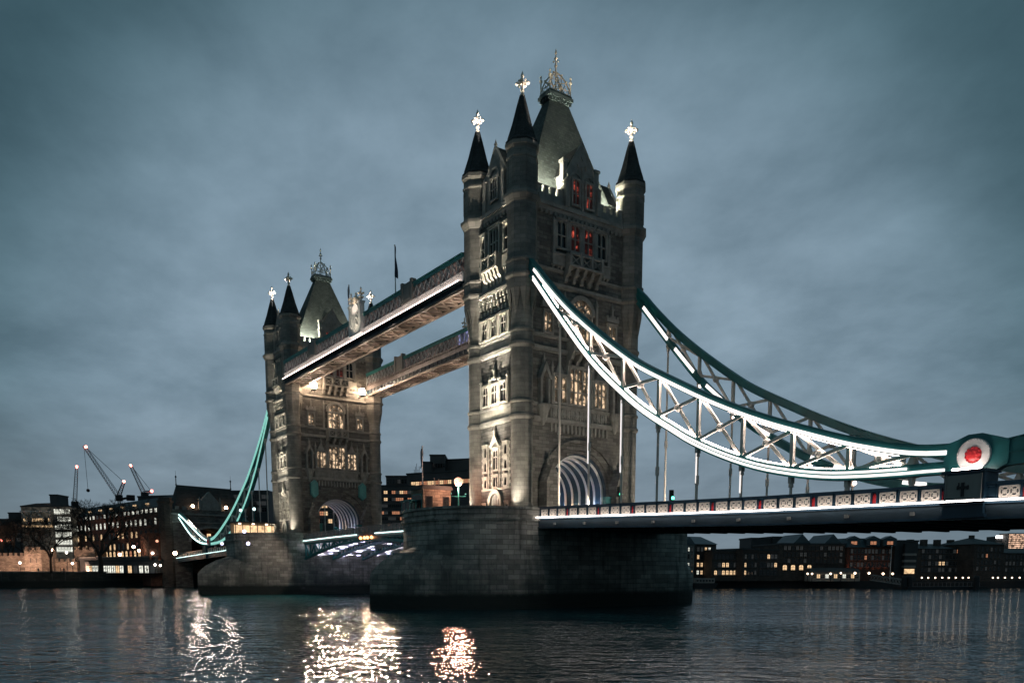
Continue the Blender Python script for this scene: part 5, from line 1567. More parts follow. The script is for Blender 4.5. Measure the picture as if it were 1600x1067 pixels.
def building(name, label, cat, pL, pR, dL, dR, ytop, zb, depth, wall, roof=None, rows=(), cols=6, ww=1.3, wh=1.8, lit=0.3, panes=('pane_warm',), frame='concrete', arch=False, roofmat='roof_dark', group=None, rh=3.0, seed=1, band=None, rowlit=None, xmargin=0.06):
    """box building whose front spans image columns pL..pR; rows = image rows of the window centres"""
    A, B = Vector(at(pL, dL)), Vector(at(pR, dR))
    m_ = (A + B) / 2; wdt = (B - A).length; ang_ = math.atan2(B.y - A.y, B.x - A.x)
    H = zat(m_, ytop) - zb
    t = thing(name, label, cat, (m_.x, m_.y, zb), ang_, group)
    hw = wdt / 2
    mb = MB(); mb.box(-hw, hw, 0, depth, 0, H)
    if band: 
        for b in band:
            z = zat(m_, b) - zb; mb.box(-hw - 0.1, hw + 0.1, -0.22, -0.002, z - 0.2, z + 0.2)
    mb.build('wall', wall, t)
    if roof == 'flat':
        mb = MB(); mb.box(-hw - 0.2, hw + 0.2, -0.2, depth + 0.2, H + 0.003, H + 0.5); mb.build('roof', roofmat, t)
    elif roof == 'gable':     # ridge along the front
        mb = MB(); mb.poly([(-hw - 0.3, -0.4, H + 0.003), (-hw - 0.3, depth + 0.4, H + 0.003), (-hw - 0.3, depth / 2, H + rh)], (2 * hw + 0.6, 0, 0)); mb.build('roof', roofmat, t)
    elif roof == 'gablefront':
        mb = MB(); mb.poly([(-hw - 0.3, -0.3, H + 0.003), (hw + 0.3, -0.3, H + 0.003), (0, -0.3, H + rh)], (0, depth + 0.6, 0)); mb.build('roof', roofmat, t)
    elif roof == 'hip':
        mb = MB(); e = 0.5; a = min(hw, depth / 2)
        mb.add([(-hw - e, -e, H + 0.003), (hw + e, -e, H + 0.003), (hw + e, depth + e, H + 0.003), (-hw - e, depth + e, H + 0.003), (-hw + a, depth / 2, H + rh), (hw - a + 0.01, depth / 2, H + rh)], [(0, 3, 2, 1), (0, 1, 5, 4), (1, 2, 5), (2, 3, 4, 5), (3, 0, 4)])
        mb.build('roof', roofmat, t)
    elif roof == 'mansard':
        mb = MB(); e = 0.3
        mb.add([(-hw - e, -e, H + 0.003), (hw + e, -e, H + 0.003), (hw + e, depth + e, H + 0.003), (-hw - e, depth + e, H + 0.003), (-hw + 1.2, 1.8, H + rh), (hw - 1.2, 1.8, H + rh), (hw - 1.2, depth - 1.8, H + rh), (-hw + 1.2, depth - 1.8, H + rh)],
               [(0, 3, 2, 1), (4, 5, 6, 7), (0, 1, 5, 4), (1, 2, 6, 5), (2, 3, 7, 6), (3, 0, 4, 7)]); mb.build('roof', roofmat, t)
    rnd = random.Random(seed)
    dark = win_mesh(ww, wh, 'pane', frame, arch); dim = win_mesh(ww, wh, 'pane_dim', frame, arch)
    lits = [win_mesh(ww, wh, p, frame, arch) for p in panes]
    for ri, py in enumerate(rows):
        z = zat(m_, py) - zb - wh / 2
        pr = rowlit[ri] if rowlit else lit
        for c in range(cols):
            x = -hw + wdt * (xmargin + (1 - 2 * xmargin) * (c + 0.5) / cols)
            q = rnd.random()
            me = rnd.choice(lits) if q < pr else (dim if q < pr + 0.35 else dark)
            inst('window', me, t, (x, 0, z))
    t['_'] = 0; del t['_']
    return t, hw, H, m_, ang_


# ---- right: warehouses on the north bank below the side span
WG = 'warehouses along the far bank'
WZ = 2.0
building('warehouse', 'pale gable ended warehouse beside the nearer pier, right of it', 'warehouse', 1066, 1084, 236, 240, 851, WZ, 14, 'concrete_pale', 'gablefront', (858, 869, 882, 894), 3, 0.72, 1.08, 0.45, ('pane_warm', 'pane_white'), rh=2.4, group=WG, roofmat='roof_blue', seed=3)
building('warehouse', 'small dark warehouse with pitched blue grey roof and bright windows', 'warehouse', 1085, 1118, 242, 246, 850, WZ, 15, 'brick_dark', 'gable', (858, 870, 882, 894), 5, 0.79, 1.15, 0.34, ('pane_warm', 'pane_white'), rh=2.6, group=WG, roofmat='roof_blue', seed=9)
building('warehouse', 'low flat dark brick warehouse with a bright arched doorway light', 'warehouse', 1112, 1160, 238, 240, 861, WZ, 16, 'brick_dark', 'flat', (869, 882, 894), 7, 0.86, 1.30, 0.21, ('pane_warm',), group=WG, arch=True, seed=5, band=(863,))
building('warehouse', 'low dark brick warehouse with rounded front and few lit windows', 'warehouse', 1160, 1184, 237, 240, 859, WZ, 16, 'brick_dark', 'flat', (869, 882, 894), 4, 0.72, 1.30, 0.09, ('pane_warm',), group=WG, arch=True, seed=8, band=(861,))
building('warehouse', 'low dark brick warehouse joined to the tall one with two roof gables', 'warehouse', 1184, 1216, 240, 241, 860, WZ, 16, 'brick_dark', 'flat', (869, 882, 894), 5, 0.79, 1.30, 0.12, ('pane_warm',), group=WG, arch=True, seed=2, band=(862,))
for lab, pl, pr, y0 in (('dark rooftop block standing behind the low brick warehouses', 1172, 1218, 842), ('dark rooftop storey set behind the two roof gables', 1205, 1240, 840)):
    building('rooftop_block', lab, 'building', pl, pr, 262, 263, y0, WZ, 10, 'roof_dark', 'flat', (), group='rooftop blocks')
t, hw, H, m_, a_ = building('warehouse', 'tall brick warehouse with two blue roof gables and arched ground floor', 'warehouse', 1216, 1322, 241, 244, 851, WZ, 18, 'brick_dark', 'flat', (856, 866, 876), 15, 0.79, 1.08, 0.04, ('pane_orange',), group=WG, seed=4, band=(852, 880), frame='brick_dark')
for x in (-hw * 0.36, hw * 0.55):
    mb = MB(); mb.poly([(x - 2.7, -0.5, H + 0.5), (x + 2.7, -0.5, H + 0.5), (x, -0.5, H + 3.2)], (0, 12, 0)); mb.build('roof_gable', 'roof_blue', t)
for i in range(4):
    z = zat(m_, 890) - WZ
    inst('arched_window', win_mesh(1.3, 1.5, 'pane_warm', 'brick_dark', True), t, (-hw + 2.0 + i * 2.6, 0, z))
A, B = Vector(at(1268, 235)), Vector(at(1345, 237))
t = thing('riverside_conservatory', 'pale glazed restaurant pavilion with lamps in front of the tall warehouse', 'pavilion', (*((A + B) / 2), WZ), math.atan2(B.y - A.y, B.x - A.x))
hw = (B - A).length / 2
mb = MB(); mb.box(-hw, hw, 0.3, 4, 0, 2.6); mb.build('wall', 'concrete_pale', t)
mb = MB(); mb.poly([(-hw, 0, 2.6), (-hw, 4.4, 2.6), (-hw, 4.4, 3.9), (-hw, 1.5, 3.6)], (2 * hw, 0, 0)); mb.build('roof', 'concrete', t)
for i in range(11):
    inst('window', win_mesh(1.0, 1.1, ('pane', 'pane_warm', 'pane', 'pane_white')[i % 4], 'concrete_pale'), t, (-hw + 1 + i * (2 * hw - 2) / 10, 0.3, 0.9))
building('warehouse', 'brick warehouse with mansard roof and warm uplit columns', 'warehouse', 1322, 1396, 243, 247, 855, WZ, 18, 'brick_red', 'mansard', (861, 871, 882), 12, 0.72, 1.15, 0.08, ('pane_orange',), rh=2.8, group=WG, seed=13, roofmat='roof_blue')
for i, px in enumerate((1332, 1362, 1388)):
    x, y = at(px, 244)
    t = thing('roof_dormer', 'lit glazed dormer on the mansard roof, %s' % ('nearest the two gables', 'middle one', 'brightest one')[i], 'dormer', (x, y, zat((x, y), 854) + 0.3), 0.94, 'dormers on the mansard roof')
    mb = MB(); mb.box(-2, 2, 0, 3, 0, 2.0); mb.poly([(-2.2, -0.2, 2.0), (2.2, -0.2, 2.0), (0, -0.2, 3.0)], (0, 3.4, 0)); mb.build('wall', 'roof_blue', t)
    inst('window', win_mesh(1.8, 0.9, 'pane_orange', 'concrete'), t, (0, 0, 0.4))
building('apartment_block', 'dark modern block with white balcony bands between two warehouses', 'building', 1396, 1432, 246, 248, 846, WZ, 16, 'roof_dark', 'flat', (), group=None)
x0, y0 = at(1421, 244.5); a_ = 0.94
t = thing('balcony_stack', 'stack of pale balcony fronts on the dark modern block', 'balcony', (x0, y0, WZ + 2), a_)
for py in (866, 876, 885):
    z = zat((x0, y0), py) - WZ - 2; mb = MB(); mb.box(-1.8, 1.8, -0.1, 1.5, z - 0.35, z + 0.35); mb.build('balcony', 'concrete_pale', t)
mb = MB(); mb.box(-1.6, 1.6, 0.2, 1.5, 0, zat((x0, y0), 849) - WZ - 2); mb.build('wall', 'roof_dark', t)
mb = MB(); mb.box(-1.5, 1.5, 0.1, 0.19, 0.2, 1.6); mb.build('window', 'pane_warm', t)
t, hw, H, m_, a_ = building('warehouse', 'long dark warehouse with four roof chimneys and a row of quay lamps', 'warehouse', 1432, 1524, 249, 253, 857, WZ, 18, 'brick_dark', 'gable', (861, 870, 880, 890), 15, 0.79, 1.08, 0.09, ('pane_warm', 'pane_orange'), rh=1.8, group=WG, seed=21)
for i in range(4):
    mb = MB(); x = -hw * 0.85 + i * hw * 0.46; mb.box(x - 0.8, x + 0.8, 5, 6.6, H + 0.5, H + 3.0); mb.build('chimney', 'brick_dark', t)
t, hw, H, m_, a_ = building('warehouse', 'tall dark warehouse with hipped roof and a small chimney', 'warehouse', 1520, 1566, 246, 250, 850, WZ, 14, 'brick_dark', 'hip', (858, 868, 878, 888), 6, 0.72, 1.01, 0.04, ('pane_orange',), rh=2.3, group=WG, seed=17)
mb = MB(); mb.box(-0.6, 0.6, 6, 7.2, H + 1.4, H + 3.0); mb.build('chimney', 'brick_dark', t)
building('warehouse', 'low dark warehouse at the right edge, below the lit tower block', 'warehouse', 1564, 1640, 250, 256, 864, WZ, 16, 'brick_dark', 'gable', (870, 880, 890), 12, 0.72, 1.01, 0.04, ('pane_orange',), rh=1.6, group=WG, seed=19)
# lit towers far off
t, hw, H, m_, a_ = building('office_tower', 'far office tower glittering with lit windows above the roofs', 'tower block', 1572, 1597, 1500, 1500, 833, 0, 30, 'concrete', 'flat', (), group='far office towers')
M['tower_lights'] = glowmat('tower_lights', (1.0, 0.62, 0.42), 1.3, (0.1, 0.1, 0.1), 0.9, 0.16, 0.42, 0.6)
for i in range(12):
    z = H - 2.4 - i * 3.4
    mb = MB(); mb.box(-hw + 0.6, hw - 0.6, -0.4, -0.05, z - 1.2, z + 0.9); mb.build('window', 'tower_lights', t)
t, hw, H, m_, a_ = building('office_tower', 'far dark office tower with a white and red lit sign on top', 'tower block', 1552, 1572, 1520, 1520, 838, 0, 30, 'concrete', 'flat', (), group='far office towers')
mb = MB(); mb.box(-hw, hw * 0.55, -1, -0.05, H - 3.0, H + 1.5); mb.build('sign', 'led_deck', t)
mb = MB(); mb.box(hw * 0.56, hw, -1, -0.05, H - 2.0, H + 2.2); mb.build('sign', 'lamp_red', t)
for i in range(6):
    mb = MB(); mb.box(-hw, hw, -0.4, -0.05, H - 8 - i * 4, H - 6.4 - i * 4); mb.build('window', 'pane_dim', t)


# ---- lamps, posts along both banks
def bank_lamp(label, px, py, d, zb, mat, r, group):
    x, y = at(px, d); z = zat((x, y), py)
    t = thing('street_lamp', label, 'street lamp', (x, y, zb), 0, group)
    h = max(1.0, z - zb)
    mb = MB(); mb.tube((0, 0, 0), (0, 0, h), 0.1, 0.07, 6); mb.build('post', 'black', t)
    mb = MB(); mb.ball((0, 0, h), r, 10, 8); mb.build('globe', mat, t, smooth=True)
    return t


QG = 'quay lamps below the warehouses'
for px in (1441, 1451, 1462, 1473, 1483, 1494, 1505, 1514, 1552, 1560, 1571, 1582, 1594):
    bank_lamp('small bright quay lamp in the row below the long dark warehouse', px, 903, 238 + (px - 1441) * 0.03, WZ, 'lamp_small', 0.22, QG)
for px, py, m, r in ((1262, 896, 'lamp_warm', 0.35), (1269, 896, 'lamp_warm', 0.35), (1298, 896, 'lamp_warm', 0.4), (1314, 895, 'lamp_warm', 0.35), (1336, 895, 'lamp_warm', 0.45), (1358, 895, 'lamp_warm', 0.45), (1380, 896, 'lamp_warm', 0.45), (1395, 896, 'lamp_warm', 0.4)):
    bank_lamp('warm lamp outside the pale restaurant pavilion and uplit warehouse', px, py, 233.5, WZ, 'lamp_small', r * 0.75, 'warm lamps on the wharf')
for i, px in enumerate((1328, 1338, 1347, 1357, 1366, 1375, 1385)):
    x, y = at(px, 242.4 + i * 0.5)
    lamp('SPOT', 'column_light', None, (x, y, 4.0), 220, (1.0, 0.32, 0.16), 0.2, (x - 0.4, y + 0.5, 14), 60, 1.0)

A, B = Vector(at(1082, 233)), Vector(at(1119, 234))
t = thing('moored_barge', 'long pale white barge moored below the small warehouses beside the pier', 'barge', (*((A + B) / 2), 0), math.atan2(B.y - A.y, B.x - A.x))
hw = (B - A).length / 2
mb = MB(); mb.poly([(-hw, -2, -0.3), (hw - 1.2, -2, -0.3), (hw, -2, 1.5), (-hw, -2, 1.5)], (0, 4, 0)); mb.build('hull', 'black', t)
mb = MB(); mb.box(-hw + 0.4, hw - 1.0, -1.6, 1.6, 1.51, 2.9); mb.build('cabin', 'concrete_pale', t)
for i in range(6): mb = MB(); x = -hw + 1.0 + i * (2 * hw - 2.6) / 5; mb.box(x - 0.3, x + 0.3, -1.64, -1.605, 1.9, 2.5); mb.build('window', 'pane', t)
# jetty with gangway, piles and pontoon
p0, p1 = Vector((*at(1362, 229), 2.4)), Vector((*at(1421, 222), 0.9))
t = thing('gangway', 'pale lattice gangway sloping down to the floating pontoon', 'gangway', p0)
mb = MB(p0)
dv = (p1 - p0); sd = Vector((-dv.y, dv.x, 0)).normalized()
for s in (-1, 1):
    for dz in (0, 1.5): mb.bar(p0 + sd * s + Vector((0, 0, dz)), p1 + sd * s + Vector((0, 0, dz)), 0.16)
    for i in range(12):
        a, b = p0.lerp(p1, i / 12), p0.lerp(p1, (i + 1) / 12)
        mb.bar(a + sd * s, b + sd * s + Vector((0, 0, 1.5)), 0.09); mb.bar(a + sd * s + Vector((0, 0, 1.5)), b + sd * s, 0.09)
mb.build('truss', 'concrete_pale', t)
mb = MB(p0); mb.bar(p0, p1, 1.9, 0.1); mb.build('walkway', 'steel', t)
p0, p1 = Vector((*at(1408, 218), 0.1)), Vector((*at(1532, 222), 0.1))
t = thing('floating_pontoon', 'long low dark pontoon floating off the wharf', 'pontoon', (p0 + p1) / 2)
mb = MB((p0 + p1) / 2); mb.bar(p0, p1, 6, 1.3); mb.build('hull', 'black', t)
mb = MB((p0 + p1) / 2)
for k in range(20): q = p0.lerp(p1, k / 19); mb.bar(q + Vector((0, 0, 0.6)), q + Vector((0, 0, 1.7)), 0.08)
mb.bar(p0 + Vector((0, 0, 1.7)), p1 + Vector((0, 0, 1.7)), 0.07); mb.build('railing', 'steel', t)
for px, lab in ((1414, 'thick dark mooring pile at the foot of the gangway, left one'), (1422, 'thick dark mooring pile at the foot of the gangway, right one'), (1527, 'dark mooring pile at the far end of the pontoon')):
    x, y = at(px, 217); t = tag(MB().build('x', 'black') if False else None or thing('mooring_pile', lab, 'pile', (x, y, -2), 0, 'mooring piles'), None)
    mb = MB(); mb.lathe([(0.75, 0), (0.75, 5.2), (0.5, 5.6)], 12); mb.build('shaft', 'black', t)
x, y = at(1391, 236)
flagpole('thin white mast with a crossarm standing on the wharf', x, y, WZ, zat((x, y), 853), 0)

# ---- middle: hotel blocks seen between the two towers
HG = 'concrete hotel blocks between the towers'
building('hotel_block', 'long low concrete hotel wing with rows of lit windows, left of the cabin', 'hotel', 560, 650, 262, 262, 760, GZ, 20, 'concrete', 'flat', (769, 780, 790, 801, 810, 820), 13, 1.2, 0.9, 0.3, ('pane_warm', 'pane_orange'), group=HG, seed=31)
building('hotel_block', 'dark stepped hotel block rising over the low wing', 'hotel', 606, 648, 285, 285, 745, GZ, 18, 'concrete', 'flat', (752,), 8, 1.5, 1.3, 0.0, ('pane_warm',), group=HG, seed=33)
t, hw, H, m_, a_ = building('hotel_block', 'big dark hotel block with a band of lit windows above the cabin', 'hotel', 638, 760, 275, 262, 738, GZ, 22, 'concrete', 'flat', (753,), 17, 1.7, 1.2, 0.75, ('pane_warm', 'pane_orange'), group=HG, seed=35)
for x in range(5):
    mb = MB(); mb.box(-hw + 1 + x * 0.5, -hw + 1.1 + x * 0.5, 3, 3.1, H + 0.5, H + 2.0 + (x % 3)); mb.build('aerial', 'black', t)
building('hotel_block', 'tall dark top storeys of the hotel behind the glowing lamp', 'hotel', 674, 697, 300, 300, 712, GZ, 20, 'concrete', 'flat', (727,), 5, 1.6, 1.2, 0.1, ('pane_warm',), group=HG, seed=36)
building('hotel_block', 'dark lower shoulder of the hotel next to the nearer tower', 'hotel', 696, 770, 305, 300, 718, GZ, 20, 'concrete', 'flat', (), group=HG)
building('hotel_block', 'small dark step of the hotel, left of its tall top', 'hotel', 662, 676, 296, 296, 723, GZ, 18, 'concrete', 'flat', (), group=HG)
building('office_block', 'dark office block behind the farther tower, left of it', 'office', 360, 424, 300, 300, 768, GZ, 25, 'roof_dark', 'flat', (776, 786, 796), 8, 1.6, 1.4, 0.12, ('pane_white',), seed=41)
building('office_block', 'dark lower block seen through the arch of the farther tower', 'office', 470, 560, 268, 268, 768, GZ, 20, 'concrete', 'flat', (778, 790, 802, 814), 12, 1.5, 1.3, 0.2, ('pane_orange', 'pane_warm'), seed=43)

# ================================================================== north abutment gatehouse
AX = -184.0
t = thing('gatehouse', 'stone gatehouse with steep slate roof where the bridge meets the far bank', 'gatehouse', (AX, 0, 4.3))
og = (AX, 0, 4.3)
mb = MB(og)
n = 18; rr = 6.2; zc = 14.2
pts = [(-12.8, -3), (-rr, -3), (-rr, zc)] + [(-rr * math.cos(PI * i / n), zc + 0.72 * rr * math.sin(PI * i / n)) for i in range(1, n)] + [(rr, zc), (rr, -3), (12.8, -3), (12.8, 24.3), (-12.8, 24.3)]
mb.poly([(AX - 6, y, z) for y, z in pts], (11.5, 0, 0)); mb.build('wall', 'granite', t)
mb = MB(og)
def F_g(a, b, c): return (AX + 5.5 + c, a, b)
arc_ring(mb, F_g, 0, 6.2, 7.1, 14.2, 0.002, 0.4, 16, 0.72)
mb.fbox(F_g, -12.9, 12.9, 22.6, 23.1, 0.002, 0.4); mb.fbox(F_g, -12.9, 12.9, 20.2, 20.5, 0.002, 0.25)
for i in range(12):
    a = -12.2 + i * 24.4 / 11
    if abs(a) > 3.5: mb.fbox(F_g, a - 0.6, a + 0.6, 24.32, 25.3, -0.6, 0.0)
mb.fpoly(F_g, [(-2.9, 24.31), (-2.9, 27.0), (0, 30.2), (2.9, 27.0), (2.9, 24.31)], -3.0, 0.1)
pinnacle(mb, F_g, -3.2, 24.3, 27.6, 0.5, 0, 0.9); pinnacle(mb, F_g, 3.2, 24.3, 27.6, 0.5, 0, 0.9)
mb.build('trim', 'trim', t)
mb = MB(og)
mb.add([(AX - 5, -10.3, 24.4), (AX + 4.2, -10.3, 24.4), (AX + 4.2, 10.3, 24.4), (AX - 5, 10.3, 24.4), (AX - 0.4, -8.6, 32.4), (AX - 0.4, 8.6, 32.0)], [(0, 1, 4), (1, 2, 5, 4), (2, 3, 5), (3, 0, 4, 5), (0, 3, 2, 1)])
rf = mb.build('roof', 'slate', t)
for yy, zz in ((-8.6, 32.4), (8.6, 32.0)):
    mb = MB(); mb.lathe([(0.3, -0.2), (0.14, 0.5), (0.14, 2.2), (0.35, 2.5), (0.05, 2.9), (0.03, 4.4)], 8, (AX - 0.4 - AX, yy, zz - 4.3)); mb.build('ridge_finial', 'lead', rf)
for sy in (-1, 1):      # octagonal corner turrets
    mb = MB(og); mb.lathe([(2.2, -3), (2.2, 26.0), (2.5, 26.3), (2.5, 26.9), (2.1, 27.0), (2.1, 27.8)], 8, (AX + 4.4, sy * 13.3, 0), PI / 8); mb.build('turret', 'brick_dark', t)
for a, b in ((-1.2, 16.8), (1.2, 16.8)):
    mb = MB(og); mb.box(AX - 6.3, AX - 6.05, a * 2 - 0.6, a * 2 + 0.6, b - 0.6, b + 0.6); mb.build('window', 'pane_warm', t)
for a, lab in ((-5.2, 'left of its gable'), (5.2, 'right of its gable')):
    tt = thing('floodlight', 'bright floodlight on the gatehouse ledge, ' + lab, 'floodlight', (AX + 5.2, a, 25.4), 0, 'floodlights on the gatehouse')
    mb = MB(); mb.box(-0.3, 0.3, -0.3, 0.3, -1.1, -0.4); mb.build('bracket', 'black', tt)
    mb = MB(); mb.ball((0, 0, 0), 0.55, 12, 8); mb.build('lamp_glass', 'lamp_warm', tt, smooth=True)
    lamp('SPOT', 'gatehouse_beam', tt, (0.9, -0.3, 0), 7000, (1.0, 0.78, 0.64), 0.8, (80, -14, -12), 50, 0.5)
building('office_block', 'warm lit building seen through the gatehouse arch', 'office', 292, 350, 300, 300, 798, GZ, 18, 'brick_red', 'flat', (806, 814, 824, 835), 6, 1.8, 1.8, 0.6, ('pane_warm', 'pane_orange'), seed=51)
t = thing('bank_stair_block', 'brown stone stair block joining the gatehouse to the river wall', 'stair block', (-188, -15.5, GZ - 4))
mb = MB(); mb.box(-4, 8.5, -3.2, 2.6, 0, 16); mb.box(-4.3, 8.8, -3.5, 2.7, 16, 16.5); mb.build('wall', 'brick_red', t)
mb = MB(); mb.box(8.52, 8.6, -1.6, -0.2, 5.5, 8.2); mb.build('door', 'pane_orange', t)
x, y, z = ony(276, 862, -12.4)
bank_lamp('square glowing lamp where the far deck meets the stone stair block', 275, 864, 246.5, GZ + 4, 'lamp_warm', 0.6, 'lamps at the stair block')

# ================================================================== left bank
LG = 'offices on the left bank'
building('office_block', 'dark low building at the far left edge behind the castle', 'office', -60, 42, 330, 330, 812, GZ, 20, 'roof_dark', 'flat', (821, 832, 843), 16, 1.5, 1.4, 0.06, ('pane_orange',), seed=61, group=LG)
building('office_block', 'dark upper block left of the glass office', 'office', 20, 44, 345, 345, 802, GZ, 20, 'roof_dark', 'flat', (), group=LG)
t, hw, H, m_, a_ = building('glass_office', 'glass office with diagonal pale bracing and a glowing floor edge', 'office', 40, 89, 318, 318, 792, GZ, 22, 'glass_wall', 'flat', (812,), 8, 1.4, 1.2, 0.7, ('pane_warm',), seed=63)
mb = MB()
for a, b in ((-0.95, -0.45), (-0.6, -0.3), (-0.3, -0.3), (0.0, 0.85), (0.9, 0.9)):
    z1, z2 = zat(m_, 798) - GZ, zat(m_, 820) - GZ
    mb.bar((a * hw, -0.8, z1), (b * hw, -0.8, z2), 0.35)
mb.bar((-hw, -0.8, zat(m_, 799) - GZ), (hw, -0.8, zat(m_, 799) - GZ), 0.4); mb.build('bracing', 'cream', t)
mb = MB(); z = zat(m_, 822) - GZ; mb.box(-hw * 0.9, hw, -1.0, -0.5, z - 0.4, z + 0.3); mb.build('lit_floor_edge', 'pane_warm', t)
mb = MB(); mb.poly([(-hw, -0.3, H + 0.5), (hw, -0.3, H + 0.5), (hw, -0.3, H + 1.6), (0, -0.3, H + 1.4)], (0, 18, 0)); mb.build('roof_screen', 'concrete', t)
building('plant_tower', 'pale square plant tower above the glass office roof', 'tower', 86, 98, 330, 330, 774, GZ, 8, 'concrete', 'flat', ())
building('glass_stair', 'stair tower with floor after floor brightly lit, beside the glass office', 'office', 90, 117, 312, 312, 792, GZ, 16, 'glass_wall', 'flat', (799, 811, 823, 835, 847, 858), 5, 1.5, 1.9, 0.85, ('pane_white',), seed=65)
# long brick block in perspective
t, hw, H, m_, a_ = building('brick_hotel', 'long brown brick block with arched lit windows and dark roof', 'office', 112, 260, 322, 262, 801.5, GZ, 22, 'brick_red', None, (), 0, seed=67)
rnd = random.Random(8)
dk, lt, lw_ = win_mesh(1.5, 2.2, 'pane', 'brick_dark', True), win_mesh(1.5, 2.2, 'pane_warm', 'brick_dark', True), win_mesh(1.5, 2.2, 'pane_white', 'brick_dark', True)
for zz, pr, L_ in ((H - 4.3, 0.75, lw_), (H - 8.2, 0.55, lt), (H - 12.0, 0.3, lt)):
    for i in range(22):
        x = -hw + 2.2 + i * (2 * hw - 4.4) / 21
        inst('window', L_ if rnd.random() < pr else dk, t, (x, 0, zz - 1.1))
for i in range(24):
    x = -hw + 1.8 + i * (2 * hw - 3.6) / 23
    inst('attic_window', win_mesh(1.9, 1.2, 'pane_white' if rnd.random() < 0.25 + 0.75 * i / 23 else 'pane_dim', 'roof_dark'), t, (x, 0.0, H - 1.5))
for i in range(16):
    x = -hw * 0.3 + i * (1.25 * hw) / 15
    inst('shop_window', win_mesh(1.8, 3.0, 'pane_warm' if rnd.random() < 0.8 else 'pane_orange', 'brick_dark', True), t, (x, 0, 4.8))
mb = MB(); mb.add([(-hw - 0.4, -0.4, H + 0.004), (hw + 0.4, -0.4, H + 0.004), (hw + 0.4, 22.4, H + 0.004), (-hw - 0.4, 22.4, H + 0.004), (-hw + 3, 6, H + 4.2), (hw - 1, 6, H + 4.2), (hw - 1, 17, H + 4.2), (-hw + 3, 17, H + 4.2)],
                  [(0, 3, 2, 1), (4, 5, 6, 7), (0, 1, 5, 4), (1, 2, 6, 5), (2, 3, 7, 6), (3, 0, 4, 7)])
rf = mb.build('roof', 'roof_dark', t)
for i in range(7):
    x = -hw * 0.55 + i * hw * 0.24; mb = MB(); mb.box(x - 1.1, x + 1.1, 1.2, 1.6, H + 1.5, H + 2.0); mb.build('skylight', 'pane_warm', rf)
building('rooftop_block', 'dark rooftop mass above the right end of the brick block', 'building', 222, 276, 300, 296, 776, GZ, 20, 'roof_dark', 'flat', (), group='rooftop blocks')
# terrace wall and kiosks below the brick block
wall_thing('terrace_wall', 'grey terrace wall behind the riverside kiosks', 'wall', [at(128, 272), at(246, 252)], GZ, GZ + 5.0, 1.0, 'concrete', 'trim')
for pl, pr, dl, lab in ((134, 160, 258, 'low dark kiosk with lit doorways behind the big bare tree'), (160, 196, 256, 'low grey kiosk with three lit doorways, right of the big bare tree'), (196, 246, 252, 'low pale kiosk with bright windows and dark parasols in front')):
    building('riverside_kiosk', lab, 'kiosk', pl, pr, dl, dl - 2, 877, GZ + 0.1, 5, 'concrete', 'flat', (889,), 5, 1.3, 2.2, 0.75, ('pane_warm', 'pane_white'), group='kiosks by the river', seed=pl)
# castle wall with towers
CG = 'castle walls'


def castle(label, pl, pr, d, ytop, depth, merl=True):
    t, hw, H, m_, a_ = building('castle_wall', label, 'castle', pl, pr, d, d, ytop, GZ, depth, 'castle', None, (), 0, group=CG)
    mb = MB(); n = max(3, int(hw / 0.9))
    for i in range(n): x = -hw + (i + 0.25) * 2 * hw / n; mb.box(x, x + hw / n, -0.05, 0.7, H + 0.004, H + 1.0)
    mb.build('battlement', 'castle', t)
    for q in (-0.3, 0.4):
        mb = MB(); mb.box(q * hw - 0.08, q * hw + 0.08, -0.04, -0.002, H * 0.45, H * 0.65); mb.build('arrow_slit', 'black', t)
    return t


castle('low floodlit castle wall at the left edge of the picture', -90, 40, 270, 868, 3)
castle('square floodlit castle tower between two stretches of wall', 40, 66, 264, 859, 9)
castle('floodlit castle wall behind the slender bare tree', 66, 121, 272, 877, 3)
castle('floodlit castle bastion behind the big bare tree', 118, 150, 276, 859, 8)
for i, px in enumerate((-20, 8, 30, 53, 80, 105, 133)):
    x, y = at(px, 256 if px != 53 else 252)
    t = thing('ground_floodlight', 'small floodlight on the grass aimed at the castle, number %s from the left' % ('one', 'two', 'three', 'four', 'five', 'six', 'seven')[i], 'floodlight', (x, y, GZ), 0, 'floodlights before the castle')
    mb = MB(); mb.box(-0.25, 0.25, -0.2, 0.2, 0, 0.35); mb.build('housing', 'black', t)
    lamp('SPOT', 'beam', t, (0, 0, 0.6), 4600, (1.0, 0.60, 0.43), 0.3, (-10, 3.5, 3.5), 110, 0.8)

SL = 'street lamps on the left bank'
for px, py, d, m, r, lab in ((32, 879, 250, 'lamp_white', 0.33, 'white globe lamp before the low castle wall'), (114, 880, 250, 'lamp_white', 0.33, 'white globe lamp between the two bare trees'), (85, 859, 266, 'lamp_warm', 0.42, 'warm lamp high behind the slender bare tree'), (106, 863, 268, 'lamp_white', 0.35, 'white lamp below the lit stair tower'),
                             (189, 866, 262, 'lamp_warm', 0.5, 'warm lamp at the left end of the bright shop windows'), (211, 854, 258, 'lamp_warm', 0.48, 'warm lamp high before the brick block'), (219, 860, 256, 'lamp_warm', 0.42, 'warm lamp low before the bright shop windows'), (235, 852, 254, 'lamp_warm', 0.45, 'warm lamp second from the stair block'), (248, 845, 252, 'lamp_orange', 0.42, 'brightest orange lamp next to the stair block'),
                             (240, 864, 252, 'lamp_white', 0.38, 'pale lamp low by the stair to the gatehouse'), (243, 882, 248, 'lamp_white', 0.32, 'white lamp of a pair by the kiosks, left one'), (251, 883, 248, 'lamp_white', 0.32, 'white lamp of a pair by the kiosks, right one'), (6, 844, 300, 'lamp_red', 0.35, 'small reddish light at the left edge, outer one'), (21, 844, 300, 'lamp_red', 0.3, 'small reddish light at the left edge, inner one')):
    bank_lamp(lab, px, py, d, GZ, m, r, SL)
